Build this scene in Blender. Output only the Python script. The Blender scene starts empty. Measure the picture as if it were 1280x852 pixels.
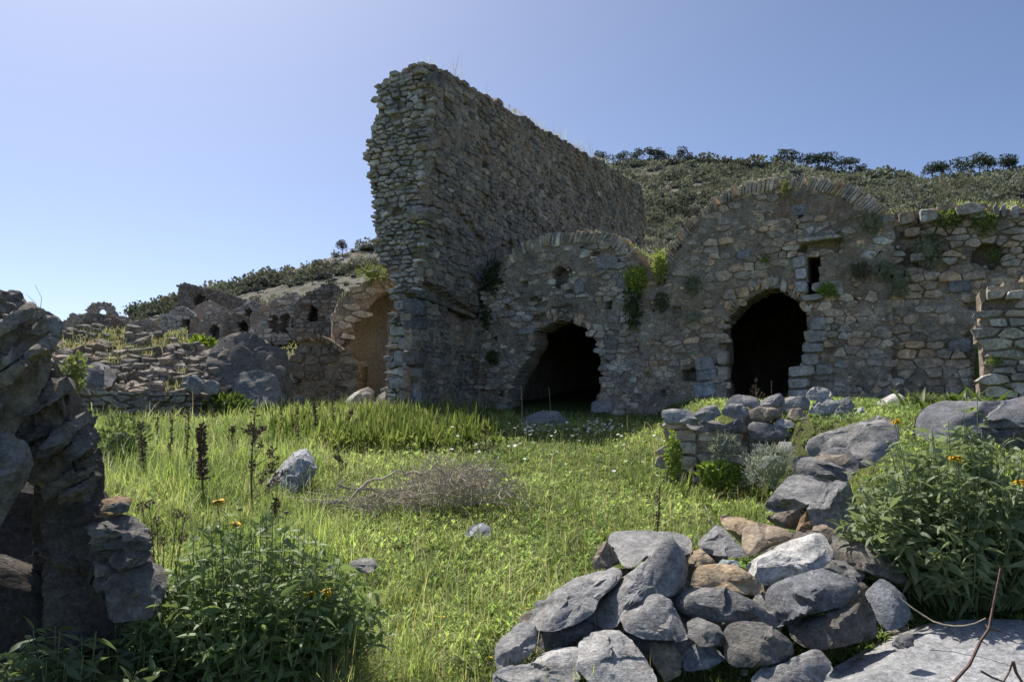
import bpy, math, random
import numpy as np
from mathutils import Vector

# ---------------------------------------------------------------- camera, world, sun
SC = bpy.context.scene
COL = SC.collection
R = math.radians
W_PX, H_PX, F_PX = 1280.0, 852.0, 1000.0
PITCH = math.atan(84.0 / 1000.0)
EYE = np.array((0.0, 0.0, 1.6))

cam_d = bpy.data.cameras.new('camera')
cam_d.sensor_width = 36.0
cam_d.lens = F_PX / W_PX * 36.0
cam_d.clip_start = 0.1
cam_d.clip_end = 3000.0
cam = bpy.data.objects.new('camera', cam_d)
cam.location = EYE
cam.rotation_euler = (math.pi / 2 + PITCH, 0, 0)
COL.objects.link(cam)
SC.camera = cam

SUN_AZ, SUN_EL = R(-32.0), R(54.0)        # azimuth from +Y (clockwise positive), elevation
world = bpy.data.worlds.new('World')
SC.world = world
world.use_nodes = True
wn = world.node_tree
for n in list(wn.nodes): wn.nodes.remove(n)
wo = wn.nodes.new('ShaderNodeOutputWorld')
wb = wn.nodes.new('ShaderNodeBackground')
sky = wn.nodes.new('ShaderNodeTexSky')
sky.sky_type = 'NISHITA'
sky.sun_disc = False
sky.sun_elevation = SUN_EL
sky.sun_rotation = SUN_AZ
sky.altitude = 20
sky.air_density = 0.5
sky.dust_density = 1.1
sky.ozone_density = 3.0
wb.inputs['Strength'].default_value = 0.138
wn.links.new(sky.outputs[0], wb.inputs['Color'])
wn.links.new(wb.outputs[0], wo.inputs['Surface'])

sun_d = bpy.data.lights.new('sun', 'SUN')
sun_d.energy = 4.9
sun_d.angle = R(0.53)
sun_d.color = (1.0, 0.95, 0.87)
sun = bpy.data.objects.new('sun', sun_d)
sdir = Vector((math.sin(SUN_AZ) * math.cos(SUN_EL), math.cos(SUN_AZ) * math.cos(SUN_EL), math.sin(SUN_EL)))
sun.rotation_euler = (-sdir).to_track_quat('-Z', 'Y').to_euler()
sun.location = (-30, 30, 40)
COL.objects.link(sun)

SC.view_settings.view_transform = 'Standard'
SC.view_settings.look = 'None'
SC.view_settings.gamma = 1.0
SC.view_settings.exposure = 0.32
SC.view_settings.use_curve_mapping = False
SC.cycles.max_bounces = 6
SC.cycles.diffuse_bounces = 3
SC.cycles.transmission_bounces = 3
SC.cycles.transparent_max_bounces = 4

# ---------------------------------------------------------------- helpers
CP, SP = math.cos(PITCH), math.sin(PITCH)
def ray(px, py):
    cx, cy = (px - W_PX / 2) / F_PX, (H_PX / 2 - py) / F_PX
    return np.array((cx, CP - SP * cy, SP + CP * cy))
def at(px, py, Y):                       # the point seen at a pixel, Y metres ahead
    d = ray(px, py)
    return EYE + d * (Y / d[1])
def to_px(p):
    q = np.asarray(p, float) - EYE
    f = q[..., 1] * CP + q[..., 2] * SP
    u = -q[..., 1] * SP + q[..., 2] * CP
    return W_PX / 2 + F_PX * q[..., 0] / f, H_PX / 2 - F_PX * u / f

def _hash(ix, iy, iz, seed):
    h = (ix * 374761393 + iy * 668265263 + iz * 2147483647 + seed * 974634777) & 0xffffffff
    h = ((h ^ (h >> 13)) * 1274126177) & 0xffffffff
    h = ((h ^ (h >> 16)) * 2246822519) & 0xffffffff
    return ((h ^ (h >> 15)) & 0xffff) / 32767.5 - 1.0
def vnoise(P, seed=0):                   # value noise in [-1, 1]
    P = np.asarray(P, float)
    i = np.floor(P).astype(np.int64); f = P - i
    f = f * f * (3 - 2 * f)
    out = 0
    for dx in (0, 1):
        for dy in (0, 1):
            for dz in (0, 1):
                w = (f[..., 0] if dx else 1 - f[..., 0]) * (f[..., 1] if dy else 1 - f[..., 1]) * (f[..., 2] if dz else 1 - f[..., 2])
                out = out + w * _hash(i[..., 0] + dx, i[..., 1] + dy, i[..., 2] + dz, seed)
    return out
def fbm(P, seed=0, oct=4, gain=0.5):
    P = np.asarray(P, float); a, s, t = 1.0, 0.0, 0.0
    for k in range(oct):
        s = s + a * vnoise(P * (2.03 ** k) + 17.3 * k, seed + k); t += a; a *= gain
    return s / t
def sstep(a, b, x):
    t = np.clip((np.asarray(x, float) - a) / (b - a), 0, 1)
    return t * t * (3 - 2 * t)

def in_poly(P, poly):
    P = np.asarray(P, float); x, y = P[..., 0], P[..., 1]
    c = np.zeros(x.shape, bool); n = len(poly)
    for i in range(n):
        x0, y0 = poly[i]; x1, y1 = poly[(i + 1) % n]
        if y0 == y1: continue
        c ^= ((y0 > y) != (y1 > y)) & (x < (x1 - x0) * (y - y0) / (y1 - y0) + x0)
    return c

def tag(o, label=None, cat=None, group=None, kind=None):
    if label: o['label'] = label
    if cat: o['category'] = cat
    if group: o['group'] = group
    if kind: o['kind'] = kind
    return o
def empty(name, loc, label, cat, group=None):
    o = bpy.data.objects.new(name, None)
    o.location = loc; o.empty_display_size = 0.2
    COL.objects.link(o)
    return tag(o, label, cat, group)
def link(name, me, mat, parent=None, origin=None):
    o = bpy.data.objects.new(name, me)
    if mat and not me.materials: me.materials.append(mat)
    COL.objects.link(o)
    if parent is not None: o.parent = parent
    elif origin is not None: o.location = origin
    return o
def np_mesh(name, V, F, tint=None, smooth=False, mat_idx=None):
    """V (n,3); F an (m,3) or (m,4) array or a list of index lists"""
    me = bpy.data.meshes.new(name)
    V = np.asarray(V, np.float32)
    me.vertices.add(len(V)); me.vertices.foreach_set('co', V.ravel())
    if isinstance(F, np.ndarray):
        m, k = F.shape
        me.loops.add(m * k); me.loops.foreach_set('vertex_index', F.astype(np.int32).ravel())
        me.polygons.add(m); me.polygons.foreach_set('loop_start', np.arange(0, m * k, k, dtype=np.int32))
    else:
        tot = np.array([len(f) for f in F], np.int32)
        flat = np.fromiter((i for f in F for i in f), np.int32, int(tot.sum()))
        me.loops.add(len(flat)); me.loops.foreach_set('vertex_index', flat)
        st = np.zeros(len(F), np.int32); st[1:] = np.cumsum(tot)[:-1]
        me.polygons.add(len(F)); me.polygons.foreach_set('loop_start', st)
    if mat_idx is not None: me.polygons.foreach_set('material_index', np.asarray(mat_idx, np.int32))
    me.update(calc_edges=True)
    if tint is not None:
        a = me.attributes.new('tint', 'FLOAT_COLOR', 'POINT')
        t = np.ones((len(V), 4), np.float32); t[:, :3] = np.asarray(tint, np.float32)
        a.data.foreach_set('color', t.ravel())
    if smooth: me.shade_smooth()
    else: me.shade_flat()
    return me
def obj(name, V, F, mat, parent=None, tint=None, smooth=False, kind=None, origin=None, mats=None, mat_idx=None):
    V = np.asarray(V, float)
    if parent is not None: o0 = np.array(parent.location)
    elif origin is not None: o0 = np.asarray(origin, float)
    else: o0 = np.zeros(3)
    me = np_mesh(name, V - o0, F, tint, smooth, mat_idx)
    for m in (mats or []): me.materials.append(m)
    o = link(name, me, mat, parent, o0)
    if kind: o['kind'] = kind
    return o
def realize(TV, TF, M, L, tint=None):
    """template (k,3)/(m,3) copied n times with matrices M (n,3,3) and places L (n,3)"""
    n, k = len(L), len(TV)
    V = np.einsum('nij,kj->nki', M, TV) + L[:, None, :]
    F = TF[None] + (np.arange(n) * k)[:, None, None]
    t = None if tint is None else np.repeat(tint, k, axis=0)
    return V.reshape(-1, 3), F.reshape(-1, TF.shape[1]), t
def merge(parts):
    Vs, Fs, Ts, off = [], [], [], 0
    for V, F, t in parts:
        Vs.append(V); Fs.append(F + off); Ts.append(t); off += len(V)
    return np.concatenate(Vs), np.concatenate(Fs), (None if Ts[0] is None else np.concatenate(Ts))
def rot_z(a):
    c, s = np.cos(a), np.sin(a); z, o = np.zeros_like(c), np.ones_like(c)
    return np.stack([np.stack([c, -s, z], -1), np.stack([s, c, z], -1), np.stack([z, z, o], -1)], -2)
def rot_x(a):
    c, s = np.cos(a), np.sin(a); z, o = np.zeros_like(c), np.ones_like(c)
    return np.stack([np.stack([o, z, z], -1), np.stack([z, c, -s], -1), np.stack([z, s, c], -1)], -2)
def frames(D, roll):
    """matrices whose y axis runs along D (n,3)"""
    D = D / np.linalg.norm(D, axis=1, keepdims=True)
    ref = np.where(np.abs(D[:, 2:3]) > 0.95, np.array([[1.0, 0, 0]]), np.array([[0, 0, 1.0]]))
    X = np.cross(D, ref); X /= np.linalg.norm(X, axis=1, keepdims=True)
    Z = np.cross(X, D)
    c, s = np.cos(roll)[:, None], np.sin(roll)[:, None]
    return np.stack([X * c + Z * s, D, Z * c - X * s], axis=-1)
def tube(path, r0, r1, n=5):
    path = np.asarray(path, float); k = len(path)
    T = np.gradient(path, axis=0); T /= np.linalg.norm(T, axis=1, keepdims=True) + 1e-9
    ref = np.array((0.31, 0.87, 0.2)); X = np.cross(T, ref); X /= np.linalg.norm(X, axis=1, keepdims=True) + 1e-9
    Y = np.cross(T, X); r = np.linspace(r0, r1, k)[:, None, None]
    a = np.linspace(0, 2 * np.pi, n, endpoint=False)
    V = path[:, None] + r * (np.cos(a)[None, :, None] * X[:, None] + np.sin(a)[None, :, None] * Y[:, None])
    F = []
    for i in range(k - 1):
        for j in range(n):
            a0, a1 = i * n + j, i * n + (j + 1) % n
            F.append((a0, a1, a1 + n)); F.append((a0, a1 + n, a0 + n))
    for j in range(1, n - 1):
        F.append(((k - 1) * n, (k - 1) * n + j, (k - 1) * n + j + 1)); F.append((0, j + 1, j))
    return V.reshape(-1, 3), np.array(F), None
_ICO = {}
def ico(sub):
    if sub not in _ICO:
        import bmesh
        bm = bmesh.new(); bmesh.ops.create_icosphere(bm, subdivisions=sub, radius=1.0)
        _ICO[sub] = (np.array([v.co[:] for v in bm.verts]), np.array([[v.index for v in f.verts] for f in bm.faces]))
        bm.free()
    return _ICO[sub]

# ---------------------------------------------------------------- materials
def nodes(name):
    m = bpy.data.materials.new(name); m.use_nodes = True
    nt = m.node_tree
    for n in list(nt.nodes): nt.nodes.remove(n)
    out = nt.nodes.new('ShaderNodeOutputMaterial')
    return m, nt, out
class NB:
    def __init__(s, nt): s.nt = nt
    def n(s, t, **kw):
        nd = s.nt.nodes.new(t)
        for k, v in kw.items():
            if k.startswith('i_'): nd.inputs[k[2:].replace('_', ' ')].default_value = v
            else: setattr(nd, k, v)
        return nd
    def l(s, a, b): s.nt.links.new(a, b)
    def pos(s): return s.n('ShaderNodeNewGeometry').outputs['Position']
    def noise(s, vec, scale, detail=4, rough=0.55, dist=0.0):
        nd = s.n('ShaderNodeTexNoise'); nd.inputs['Scale'].default_value = scale; nd.inputs['Detail'].default_value = detail
        nd.inputs['Roughness'].default_value = rough; nd.inputs['Distortion'].default_value = dist
        s.l(vec, nd.inputs['Vector']); return nd.outputs['Fac']
    def voro(s, vec, scale, feature='F1'):
        nd = s.n('ShaderNodeTexVoronoi'); nd.feature = feature; nd.inputs['Scale'].default_value = scale
        s.l(vec, nd.inputs['Vector']); return nd.outputs['Distance']
    def ramp(s, fac, stops):
        nd = s.n('ShaderNodeValToRGB'); cr = nd.color_ramp
        while len(cr.elements) < len(stops): cr.elements.new(0.5)
        for e, (p, c) in zip(cr.elements, stops):
            e.position = p; e.color = c if len(c) == 4 else (*c, 1)
        s.l(fac, nd.inputs['Fac']); return nd.outputs['Color']
    def mix(s, fac, a, b, mode='MIX'):
        nd = s.n('ShaderNodeMix'); nd.data_type = 'RGBA'; nd.blend_type = mode
        for sock, v in ((nd.inputs[0], fac), (nd.inputs[6], a), (nd.inputs[7], b)):
            if hasattr(v, 'is_output'): s.l(v, sock)
            elif isinstance(v, (int, float)): sock.default_value = v
            else: sock.default_value = v if len(v) == 4 else (*v, 1)
        return nd.outputs[2]
    def math(s, op, a, b):
        nd = s.n('ShaderNodeMath'); nd.operation = op
        for sock, v in zip(nd.inputs, (a, b)):
            if hasattr(v, 'is_output'): s.l(v, sock)
            else: sock.default_value = v
        return nd.outputs[0]
    def bump(s, h, strength, dist, prev=None):
        nd = s.n('ShaderNodeBump'); nd.inputs['Strength'].default_value = strength; nd.inputs['Distance'].default_value = dist
        s.l(h, nd.inputs['Height'])
        if prev is not None: s.l(prev, nd.inputs['Normal'])
        return nd.outputs['Normal']
    def princ(s, out, col, rough=0.85, spec=0.25, normal=None):
        p = s.n('ShaderNodeBsdfPrincipled')
        if hasattr(col, 'is_output'): s.l(col, p.inputs['Base Color'])
        else: p.inputs['Base Color'].default_value = (*col, 1)
        p.inputs['Roughness'].default_value = rough; p.inputs['Specular IOR Level'].default_value = spec
        if normal is not None: s.l(normal, p.inputs['Normal'])
        if out is not None: s.l(p.outputs[0], out.inputs['Surface'])
        return p
g = lambda v: (v, v, v)
def weather(b, P, c):
    """old dirt, lichen and stains that run across stones and mortar alike"""
    c = b.mix(1.0, c, b.ramp(b.noise(P, 1.5, 7, 0.72, 0.4), [(0.30, g(0.58)), (0.5, g(1.05)), (0.70, g(1.5))]), 'MULTIPLY')
    c = b.mix(b.ramp(b.noise(P, 4.3, 6, 0.75, 0.6), [(0.53, g(0)), (0.66, g(0.75))]), c, (0.44, 0.43, 0.39))
    c = b.mix(b.ramp(b.noise(P, 0.62, 6, 0.7, 0.5), [(0.54, g(0)), (0.68, g(0.5))]), c, (0.36, 0.235, 0.13))
    c = b.mix(b.ramp(b.noise(P, 9.0, 5, 0.75, 0.2), [(0.60, g(0)), (0.68, g(0.7))]), c, (0.075, 0.072, 0.066))
    return b.mix(1.0, c, (1.04, 0.985, 0.925), 'MULTIPLY')

def stone_material(name, use_object_color, fine=1.0, rough=0.85, spec=0.25, lichen=0.35, strata=0.0, veins=0.4):
    m, nt, out = nodes(name); b = NB(nt); P = b.pos()
    if use_object_color:
        base = b.n('ShaderNodeObjectInfo').outputs['Color']
    else:
        a = b.n('ShaderNodeAttribute'); a.attribute_name = 'tint'; base = a.outputs['Color']
    n1 = b.noise(P, 3.1 * fine, 6, 0.65, 0.4)
    n2 = b.noise(P, 24 * fine, 5, 0.7)
    n3 = b.noise(P, 7 * fine, 5, 0.7, 0.8)
    c = b.mix(1.0, base, b.ramp(n1, [(0.25, g(0.62)), (0.5, g(0.98)), (0.75, g(1.35))]), 'MULTIPLY')
    c = b.mix(1.0, c, b.ramp(n2, [(0.28, g(0.6)), (0.5, g(1.0)), (0.72, g(1.4))]), 'MULTIPLY')
    c = b.mix(b.ramp(n3, [(0.58, g(0)), (0.70, g(lichen))]), c, (0.42, 0.42, 0.39))
    n4 = b.noise(P, 1.9 * fine, 4, 0.6, 0.5)
    c = b.mix(b.ramp(n4, [(0.60, g(0)), (0.74, g(0.45))]), c, (0.22, 0.135, 0.07))
    n5 = b.noise(P, 5.3 * fine, 5, 0.75, 0.3)
    c = b.mix(b.ramp(n5, [(0.62, g(0)), (0.72, g(0.55))]), c, (0.08, 0.08, 0.075))
    if not use_object_color: c = weather(b, P, c)
    c = b.mix(1.0, c, b.ramp(b.noise(P, 10 * fine, 7, 0.8, 0.3), [(0.30, g(0.5)), (0.5, g(1.03)), (0.70, g(1.6))]), 'MULTIPLY')
    nb = b.bump(n2, 0.7, 0.03 / fine)
    if strata:
        mp = b.n('ShaderNodeMapping'); mp.inputs['Rotation'].default_value = (0.5, 0.35, 0.2); mp.inputs['Scale'].default_value = (3, 3, 40)
        b.l(P, mp.inputs['Vector'])
        w = b.noise(mp.outputs[0], 1.0, 5, 0.6, 0.6)
        nb = b.bump(w, strata, 0.012, nb)
        c = b.mix(0.35, c, b.mix(1.0, c, b.ramp(w, [(0.3, g(0.6)), (0.5, g(1)), (0.72, g(1.5))]), 'MULTIPLY'))
        vn = b.voro(P, 5.0, 'DISTANCE_TO_EDGE')
        vn2 = b.noise(P, 2.2, 3, 0.6, 1.5)
        vein = b.ramp(b.math('ABSOLUTE', b.math('SUBTRACT', vn2, 0.5), 0.0), [(0.0, g(veins)), (0.005, g(0.0))])
        c = b.mix(vein, c, (0.5, 0.48, 0.45))
    b.princ(out, c, rough, spec, b.bump(b.noise(P, 95 * fine, 3, 0.6), 0.35, 0.004 / fine, nb))
    return m
M_STONE = stone_material('rubble_stone_weathered', False, 1.0)
M_ROCK = stone_material('slate_rock', True, 2.2, 0.78, 0.28, 0.35, 0.45)
M_CLIFF = stone_material('layered_dark_rock', True, 2.0, 0.9, 0.15, 0.2, 0.8, 0.0)

def mortar_material(name, c0, c1, stain=(0.23, 0.14, 0.075), stain_amt=0.5, old=True):
    m, nt, out = nodes(name); b = NB(nt); P = b.pos()
    n1 = b.noise(P, 2.2, 7, 0.68, 0.5); n2 = b.noise(P, 17, 6, 0.75); n3 = b.noise(P, 0.9, 5, 0.6, 0.6)
    v = b.voro(P, 15)
    c = b.mix(b.ramp(n1, [(0.35, g(0)), (0.65, g(1))]), c0, c1)
    c = b.mix(b.ramp(n3, [(0.50, g(0)), (0.68, g(stain_amt))]), c, stain)
    c = b.mix(1.0, c, b.ramp(n2, [(0.25, g(0.45)), (0.5, g(0.95)), (0.72, g(1.55))]), 'MULTIPLY')
    c = b.mix(b.ramp(b.noise(P, 5.5, 5, 0.7), [(0.6, g(0)), (0.7, g(0.6))]), c, (0.085, 0.083, 0.076))
    if old: c = weather(b, P, c)
    nb = b.bump(v, 0.45, 0.03)
    nb = b.bump(n2, 0.9, 0.05, nb)
    b.princ(out, c, 0.95, 0.12, nb)
    return m
M_MORTAR = mortar_material('wall_mortar', (0.28, 0.245, 0.20), (0.40, 0.36, 0.305), (0.32, 0.20, 0.115))
M_PLASTER = mortar_material('ochre_soffit_plaster', (0.50, 0.43, 0.315), (0.60, 0.54, 0.43), (0.42, 0.32, 0.21), 0.4, False)
M_FAR_DARK = mortar_material('far_ruin_dark_mortar', (0.15, 0.14, 0.125), (0.22, 0.205, 0.185))
M_FAR = mortar_material('far_ruin_mortar', (0.30, 0.275, 0.24), (0.42, 0.39, 0.35))

def leaf_material(name, transl=0.45, rough=0.55, spec=0.3, gain=1.5):
    m, nt, out = nodes(name); b = NB(nt)
    a = b.n('ShaderNodeAttribute'); a.attribute_name = 'tint'
    p = b.princ(None, a.outputs['Color'], rough, spec)
    t = b.n('ShaderNodeBsdfTranslucent')
    b.l(b.mix(1.0, a.outputs['Color'], (gain, gain * 1.04, gain * 0.75), 'MULTIPLY'), t.inputs['Color'])
    mx = b.n('ShaderNodeMixShader'); mx.inputs[0].default_value = transl
    b.l(p.outputs[0], mx.inputs[1]); b.l(t.outputs[0], mx.inputs[2]); b.l(mx.outputs[0], out.inputs['Surface'])
    return m
M_GRASS = leaf_material('grass_blades', 0.5, 0.5, 0.35, 1.7)
M_LEAF = leaf_material('soft_grey_green_leaves', 0.35, 0.55, 0.35, 1.4)
M_SHRUB = leaf_material('hill_shrub_leaves', 0.25, 0.8, 0.1, 1.2)
def plain(name, col, rough=0.8, spec=0.2, scale=30, amt=0.5):
    m, nt, out = nodes(name); b = NB(nt); P = b.pos()
    n1 = b.noise(P, scale, 4, 0.6)
    c = b.mix(1.0, col, b.ramp(n1, [(0.3, g(1 - amt)), (0.5, g(1)), (0.7, g(1 + amt))]), 'MULTIPLY')
    b.princ(out, c, rough, spec, b.bump(n1, 0.4, 0.003)); return m
M_DRY = plain('dry_brown_stalk', (0.17, 0.12, 0.085))
M_TWIG = plain('bleached_grey_twig', (0.43, 0.375, 0.285))
M_BARK = plain('pine_bark', (0.09, 0.065, 0.05), 0.9, 0.1, 6)
M_PALE = plain('pale_straw_stalk', (0.42, 0.36, 0.26))
M_YELLOW = plain('yellow_petal', (0.80, 0.50, 0.02), 0.6, 0.2, 80, 0.25)
M_WHITE = plain('white_petal', (0.75, 0.75, 0.70), 0.6, 0.2, 80, 0.1)
M_CALYX = plain('green_calyx', (0.21, 0.24, 0.12), 0.7, 0.2, 80, 0.3)
M_REDTWIG = plain('reddish_bramble_bark', (0.13, 0.07, 0.05), 0.6, 0.3, 60, 0.5)

def ground_material():
    m, nt, out = nodes('meadow_soil'); b = NB(nt); P = b.pos()
    n1 = b.noise(P, 1.3, 6, 0.65); n2 = b.noise(P, 30, 5, 0.7); n3 = b.noise(P, 0.35, 5, 0.6)
    c = b.mix(b.ramp(n1, [(0.35, g(0)), (0.65, g(1))]), (0.075, 0.095, 0.025), (0.12, 0.14, 0.04))
    c = b.mix(b.ramp(n3, [(0.55, g(0)), (0.7, g(0.5))]), c, (0.10, 0.085, 0.05))
    c = b.mix(1.0, c, b.ramp(n2, [(0.3, g(0.5)), (0.5, g(1)), (0.7, g(1.5))]), 'MULTIPLY')
    b.princ(out, c, 0.95, 0.1, b.bump(n2, 0.8, 0.03)); return m
M_GROUND = ground_material()
def hill_material():
    m, nt, out = nodes('stony_hillside'); b = NB(nt); P = b.pos()
    n1 = b.noise(P, 0.12, 7, 0.7); n2 = b.noise(P, 0.9, 6, 0.75); n3 = b.noise(P, 0.33, 6, 0.7)
    c = b.mix(b.ramp(n1, [(0.4, g(0)), (0.6, g(1))]), (0.16, 0.15, 0.115), (0.27, 0.25, 0.21))
    c = b.mix(b.ramp(n2, [(0.52, g(0)), (0.64, g(0.8))]), c, (0.27, 0.26, 0.24))
    c = b.mix(b.ramp(n3, [(0.5, g(0)), (0.6, g(0.8))]), c, (0.08, 0.09, 0.05))
    b.princ(out, c, 0.95, 0.1, b.bump(n2, 1.0, 0.6)); return m
M_HILL = hill_material()

# ---------------------------------------------------------------- terrain
A27 = R(27.0)
DD = np.array((math.sin(A27), math.cos(A27), 0.0))      # along the tall wall, away from the camera
EE = np.array((math.cos(A27), -math.sin(A27), 0.0))     # along the facades, to the right
UP = np.array((0, 0, 1.0))
S0 = at(510, 515, 17.2)                                 # foot of the tall wall's near corner
F0 = S0 + DD * 2.75                                     # where the facades meet the tall wall

def interp(x, tab):
    return np.interp(x, [t[0] for t in tab], [t[1] for t in tab])
MEADOW = [(-60, -1.7), (0, -1.6), (3, -1.55), (4, -1.47), (6, -1.27), (8, -1.05), (10, -0.85), (12, -0.62), (14, -0.42), (16, -0.26), (18.7, -0.1), (20, 0.1), (22, 0.25), (25, 0.6)]
TERRACE = [(-60, -1.7), (0, -1.62), (3.5, -1.56), (4.3, -1.47), (4.75, -1.24), (5.5, -0.95), (7, -0.55), (9, -0.15), (11, 0.02), (14, 0.1), (25, 0.1)]
XLINE = [(0, 0.9), (3.6, 0.35), (4.3, 0.6), (4.7, 1.15), (5.4, 2.05), (6.6, 2.75), (8, 2.95), (9.5, 2.7), (11, 2.5), (13, 2.9), (16, 3.0), (40, 3.0)]
RIDGE_PX = [(-900, 470), (-300, 425), (0, 412), (110, 406), (150, 398), (200, 385), (240, 373), (280, 361), (350, 340), (420, 318), (460, 307), (600, 266), (700, 228), (750, 210), (800, 205), (850, 203), (950, 206), (1000, 210), (1100, 221), (1180, 226), (1240, 219), (1300, 214), (1600, 230), (2400, 300)]
_rx = np.array([p[0] for p in RIDGE_PX], float)
_re = np.array([(ray(p[0], p[1])[2] / ray(p[0], p[1])[1]) for p in RIDGE_PX])
def ridge_dist(px): return 150 + 70 * sstep(380, 760, px)
MOUND = [(0.25, 4.75), (0.75, 4.95), (1.25, 5.05), (1.75, 5.2), (2.1, 5.7), (2.35, 6.2), (2.65, 6.8), (2.95, 7.3)]
MOUND_H = [0.08, 0.2, 0.24, 0.26, 0.25, 0.25, 0.2, 0.15]
def ground_z(x, y):
    x = np.asarray(x, float); y = np.asarray(y, float)
    P = np.stack([x, y, np.zeros_like(x)], -1)
    m = interp(y, MEADOW); t = interp(y, TERRACE)
    k = sstep(-0.05, 0.55, x - interp(y, XLINE))
    z = m * (1 - k) + t * k
    z = z + 0.05 * fbm(P * 0.8, 3) + 0.022 * fbm(P * 3.1, 5)
    for (mx, my), hh in zip(MOUND, MOUND_H): z = z + hh * np.exp(-((x - mx) ** 2 + (y - my) ** 2) / 0.16)
    z = z + 0.25 * sstep(-2.6, -4.5, x) * sstep(12, 6, y) * sstep(2, 4, y)
    px = 640 + 1000 * x / np.maximum(y, 1.0)
    er = np.interp(px, _rx, _re); Rd = ridge_dist(px)
    kr = sstep(520, 800, px)
    y1 = np.maximum(y, 1.0)
    el = np.interp(y1, [20, 25, 30, 45, 60, 85], [0.005, 0.02, 0.038, 0.072, 0.083, 0.09])
    eR = np.interp(y1, [20, 26, 32, 60, 85], [0.13, 0.14, 0.15, 0.18, 0.20])
    e = el * (1 - kr) + eR * kr
    k85 = np.interp(y1, [84, 86], [0, 1])
    tt = np.clip((y1 - 85) / (Rd - 85), 0, 1)
    eb = (0.09 * (1 - kr) + 0.20 * kr)
    e = e * (1 - k85) + (eb + (er - eb) * tt ** 0.9) * k85
    zf = y1 * e
    beyond = y1 > Rd
    zf = np.where(beyond, Rd * er - (y1 - Rd) * 0.22, zf)
    zf = zf + np.clip((y1 - 30) / 60, 0, 1) * (1.2 * fbm(P * 0.05, 9) + 0.5 * fbm(P * 0.22, 11)) * np.where(beyond, 0, 1) * (1 - 0.8 * tt)
    # building footprint keeps the floor level; behind it the slope starts
    q = P[..., :2] - F0[:2]
    s = q @ EE[:2]; tdp = q @ DD[:2]
    foot = (s > -1.9) & (tdp < 9.5)
    kb = sstep(19, 24, y)
    kb = np.where((s > -1.9) & (y > 8), sstep(9.2, 10.2, tdp), kb)
    z = z * (1 - kb) + zf * kb
    return z + EYE[2]

def axis(lo, mid0, mid1, hi, fine, grow):
    a = list(np.arange(mid0, mid1 + fine / 2, fine)); st = fine
    while a[-1] < hi: st *= grow; a.append(a[-1] + st)
    st = fine
    while a[0] > lo: st *= grow; a.insert(0, a[0] - st)
    return np.array(a)
def grid_mesh(xs, ys, zf):
    X, Y = np.meshgrid(xs, ys); Z = zf(X, Y); nx, ny = len(xs), len(ys)
    V = np.stack([X, Y, Z], -1).reshape(-1, 3)
    i = np.arange(nx - 1)[None] + (np.arange(ny - 1) * nx)[:, None]
    F = np.stack([i, i + 1, i + 1 + nx, i + nx], -1).reshape(-1, 4)
    return V, F
xs = axis(-900, -11, 14, 1100, 0.16, 1.07)
ys = axis(-60, 2.0, 21, 30, 0.16, 1.07)
gv, gf = grid_mesh(xs, ys, ground_z)
ylim = ys[-1]
tag(obj('ground', gv, gf, M_GROUND, smooth=True), 'grassy meadow floor rising to the ruined vaults', kind='structure')
xs2 = axis(-900, -60, 120, 1100, 1.4, 1.09)
ys2 = np.concatenate([[ylim - 0.001], np.arange(ylim + 1.2, 260, 1.4), np.linspace(262, 900, 60)])
hv, hf = grid_mesh(xs2, ys2, lambda X, Y: ground_z(X, Y) - 0.004)
tag(obj('hillside', hv, hf, M_HILL, smooth=True), 'stony scrub covered hillside rising behind the ruins', kind='structure')

# ---------------------------------------------------------------- masonry
class Plane:
    def __init__(s, O, U, V=UP):
        s.O, s.U, s.V = np.asarray(O, float), np.asarray(U, float), np.asarray(V, float)
        s.U = s.U / np.linalg.norm(s.U); s.V = s.V / np.linalg.norm(s.V)
        n = np.cross(s.U, s.V); n /= np.linalg.norm(n)
        s.flip = float(n @ (s.O - EYE)) > 0
        s.N = -n if s.flip else n
        s.inv = np.linalg.inv(np.stack([s.U, s.V, n], 1))
    def shift(s, d): return Plane(s.O + s.N * d, s.U, s.V)
    def uv(s, px, py):
        d = ray(px, py); t = (s.N @ (s.O - EYE)) / (s.N @ d)
        q = s.inv @ (EYE + d * t - s.O)
        return (q[0], q[1])
    def poly(s, pts): return [s.uv(*p) for p in pts]
    def xyz(s, u, v, h=0.0):
        u, v, h = np.broadcast_arrays(np.asarray(u, float), np.asarray(v, float), np.asarray(h, float))
        return s.O + u[..., None] * s.U + v[..., None] * s.V + h[..., None] * s.N

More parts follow.
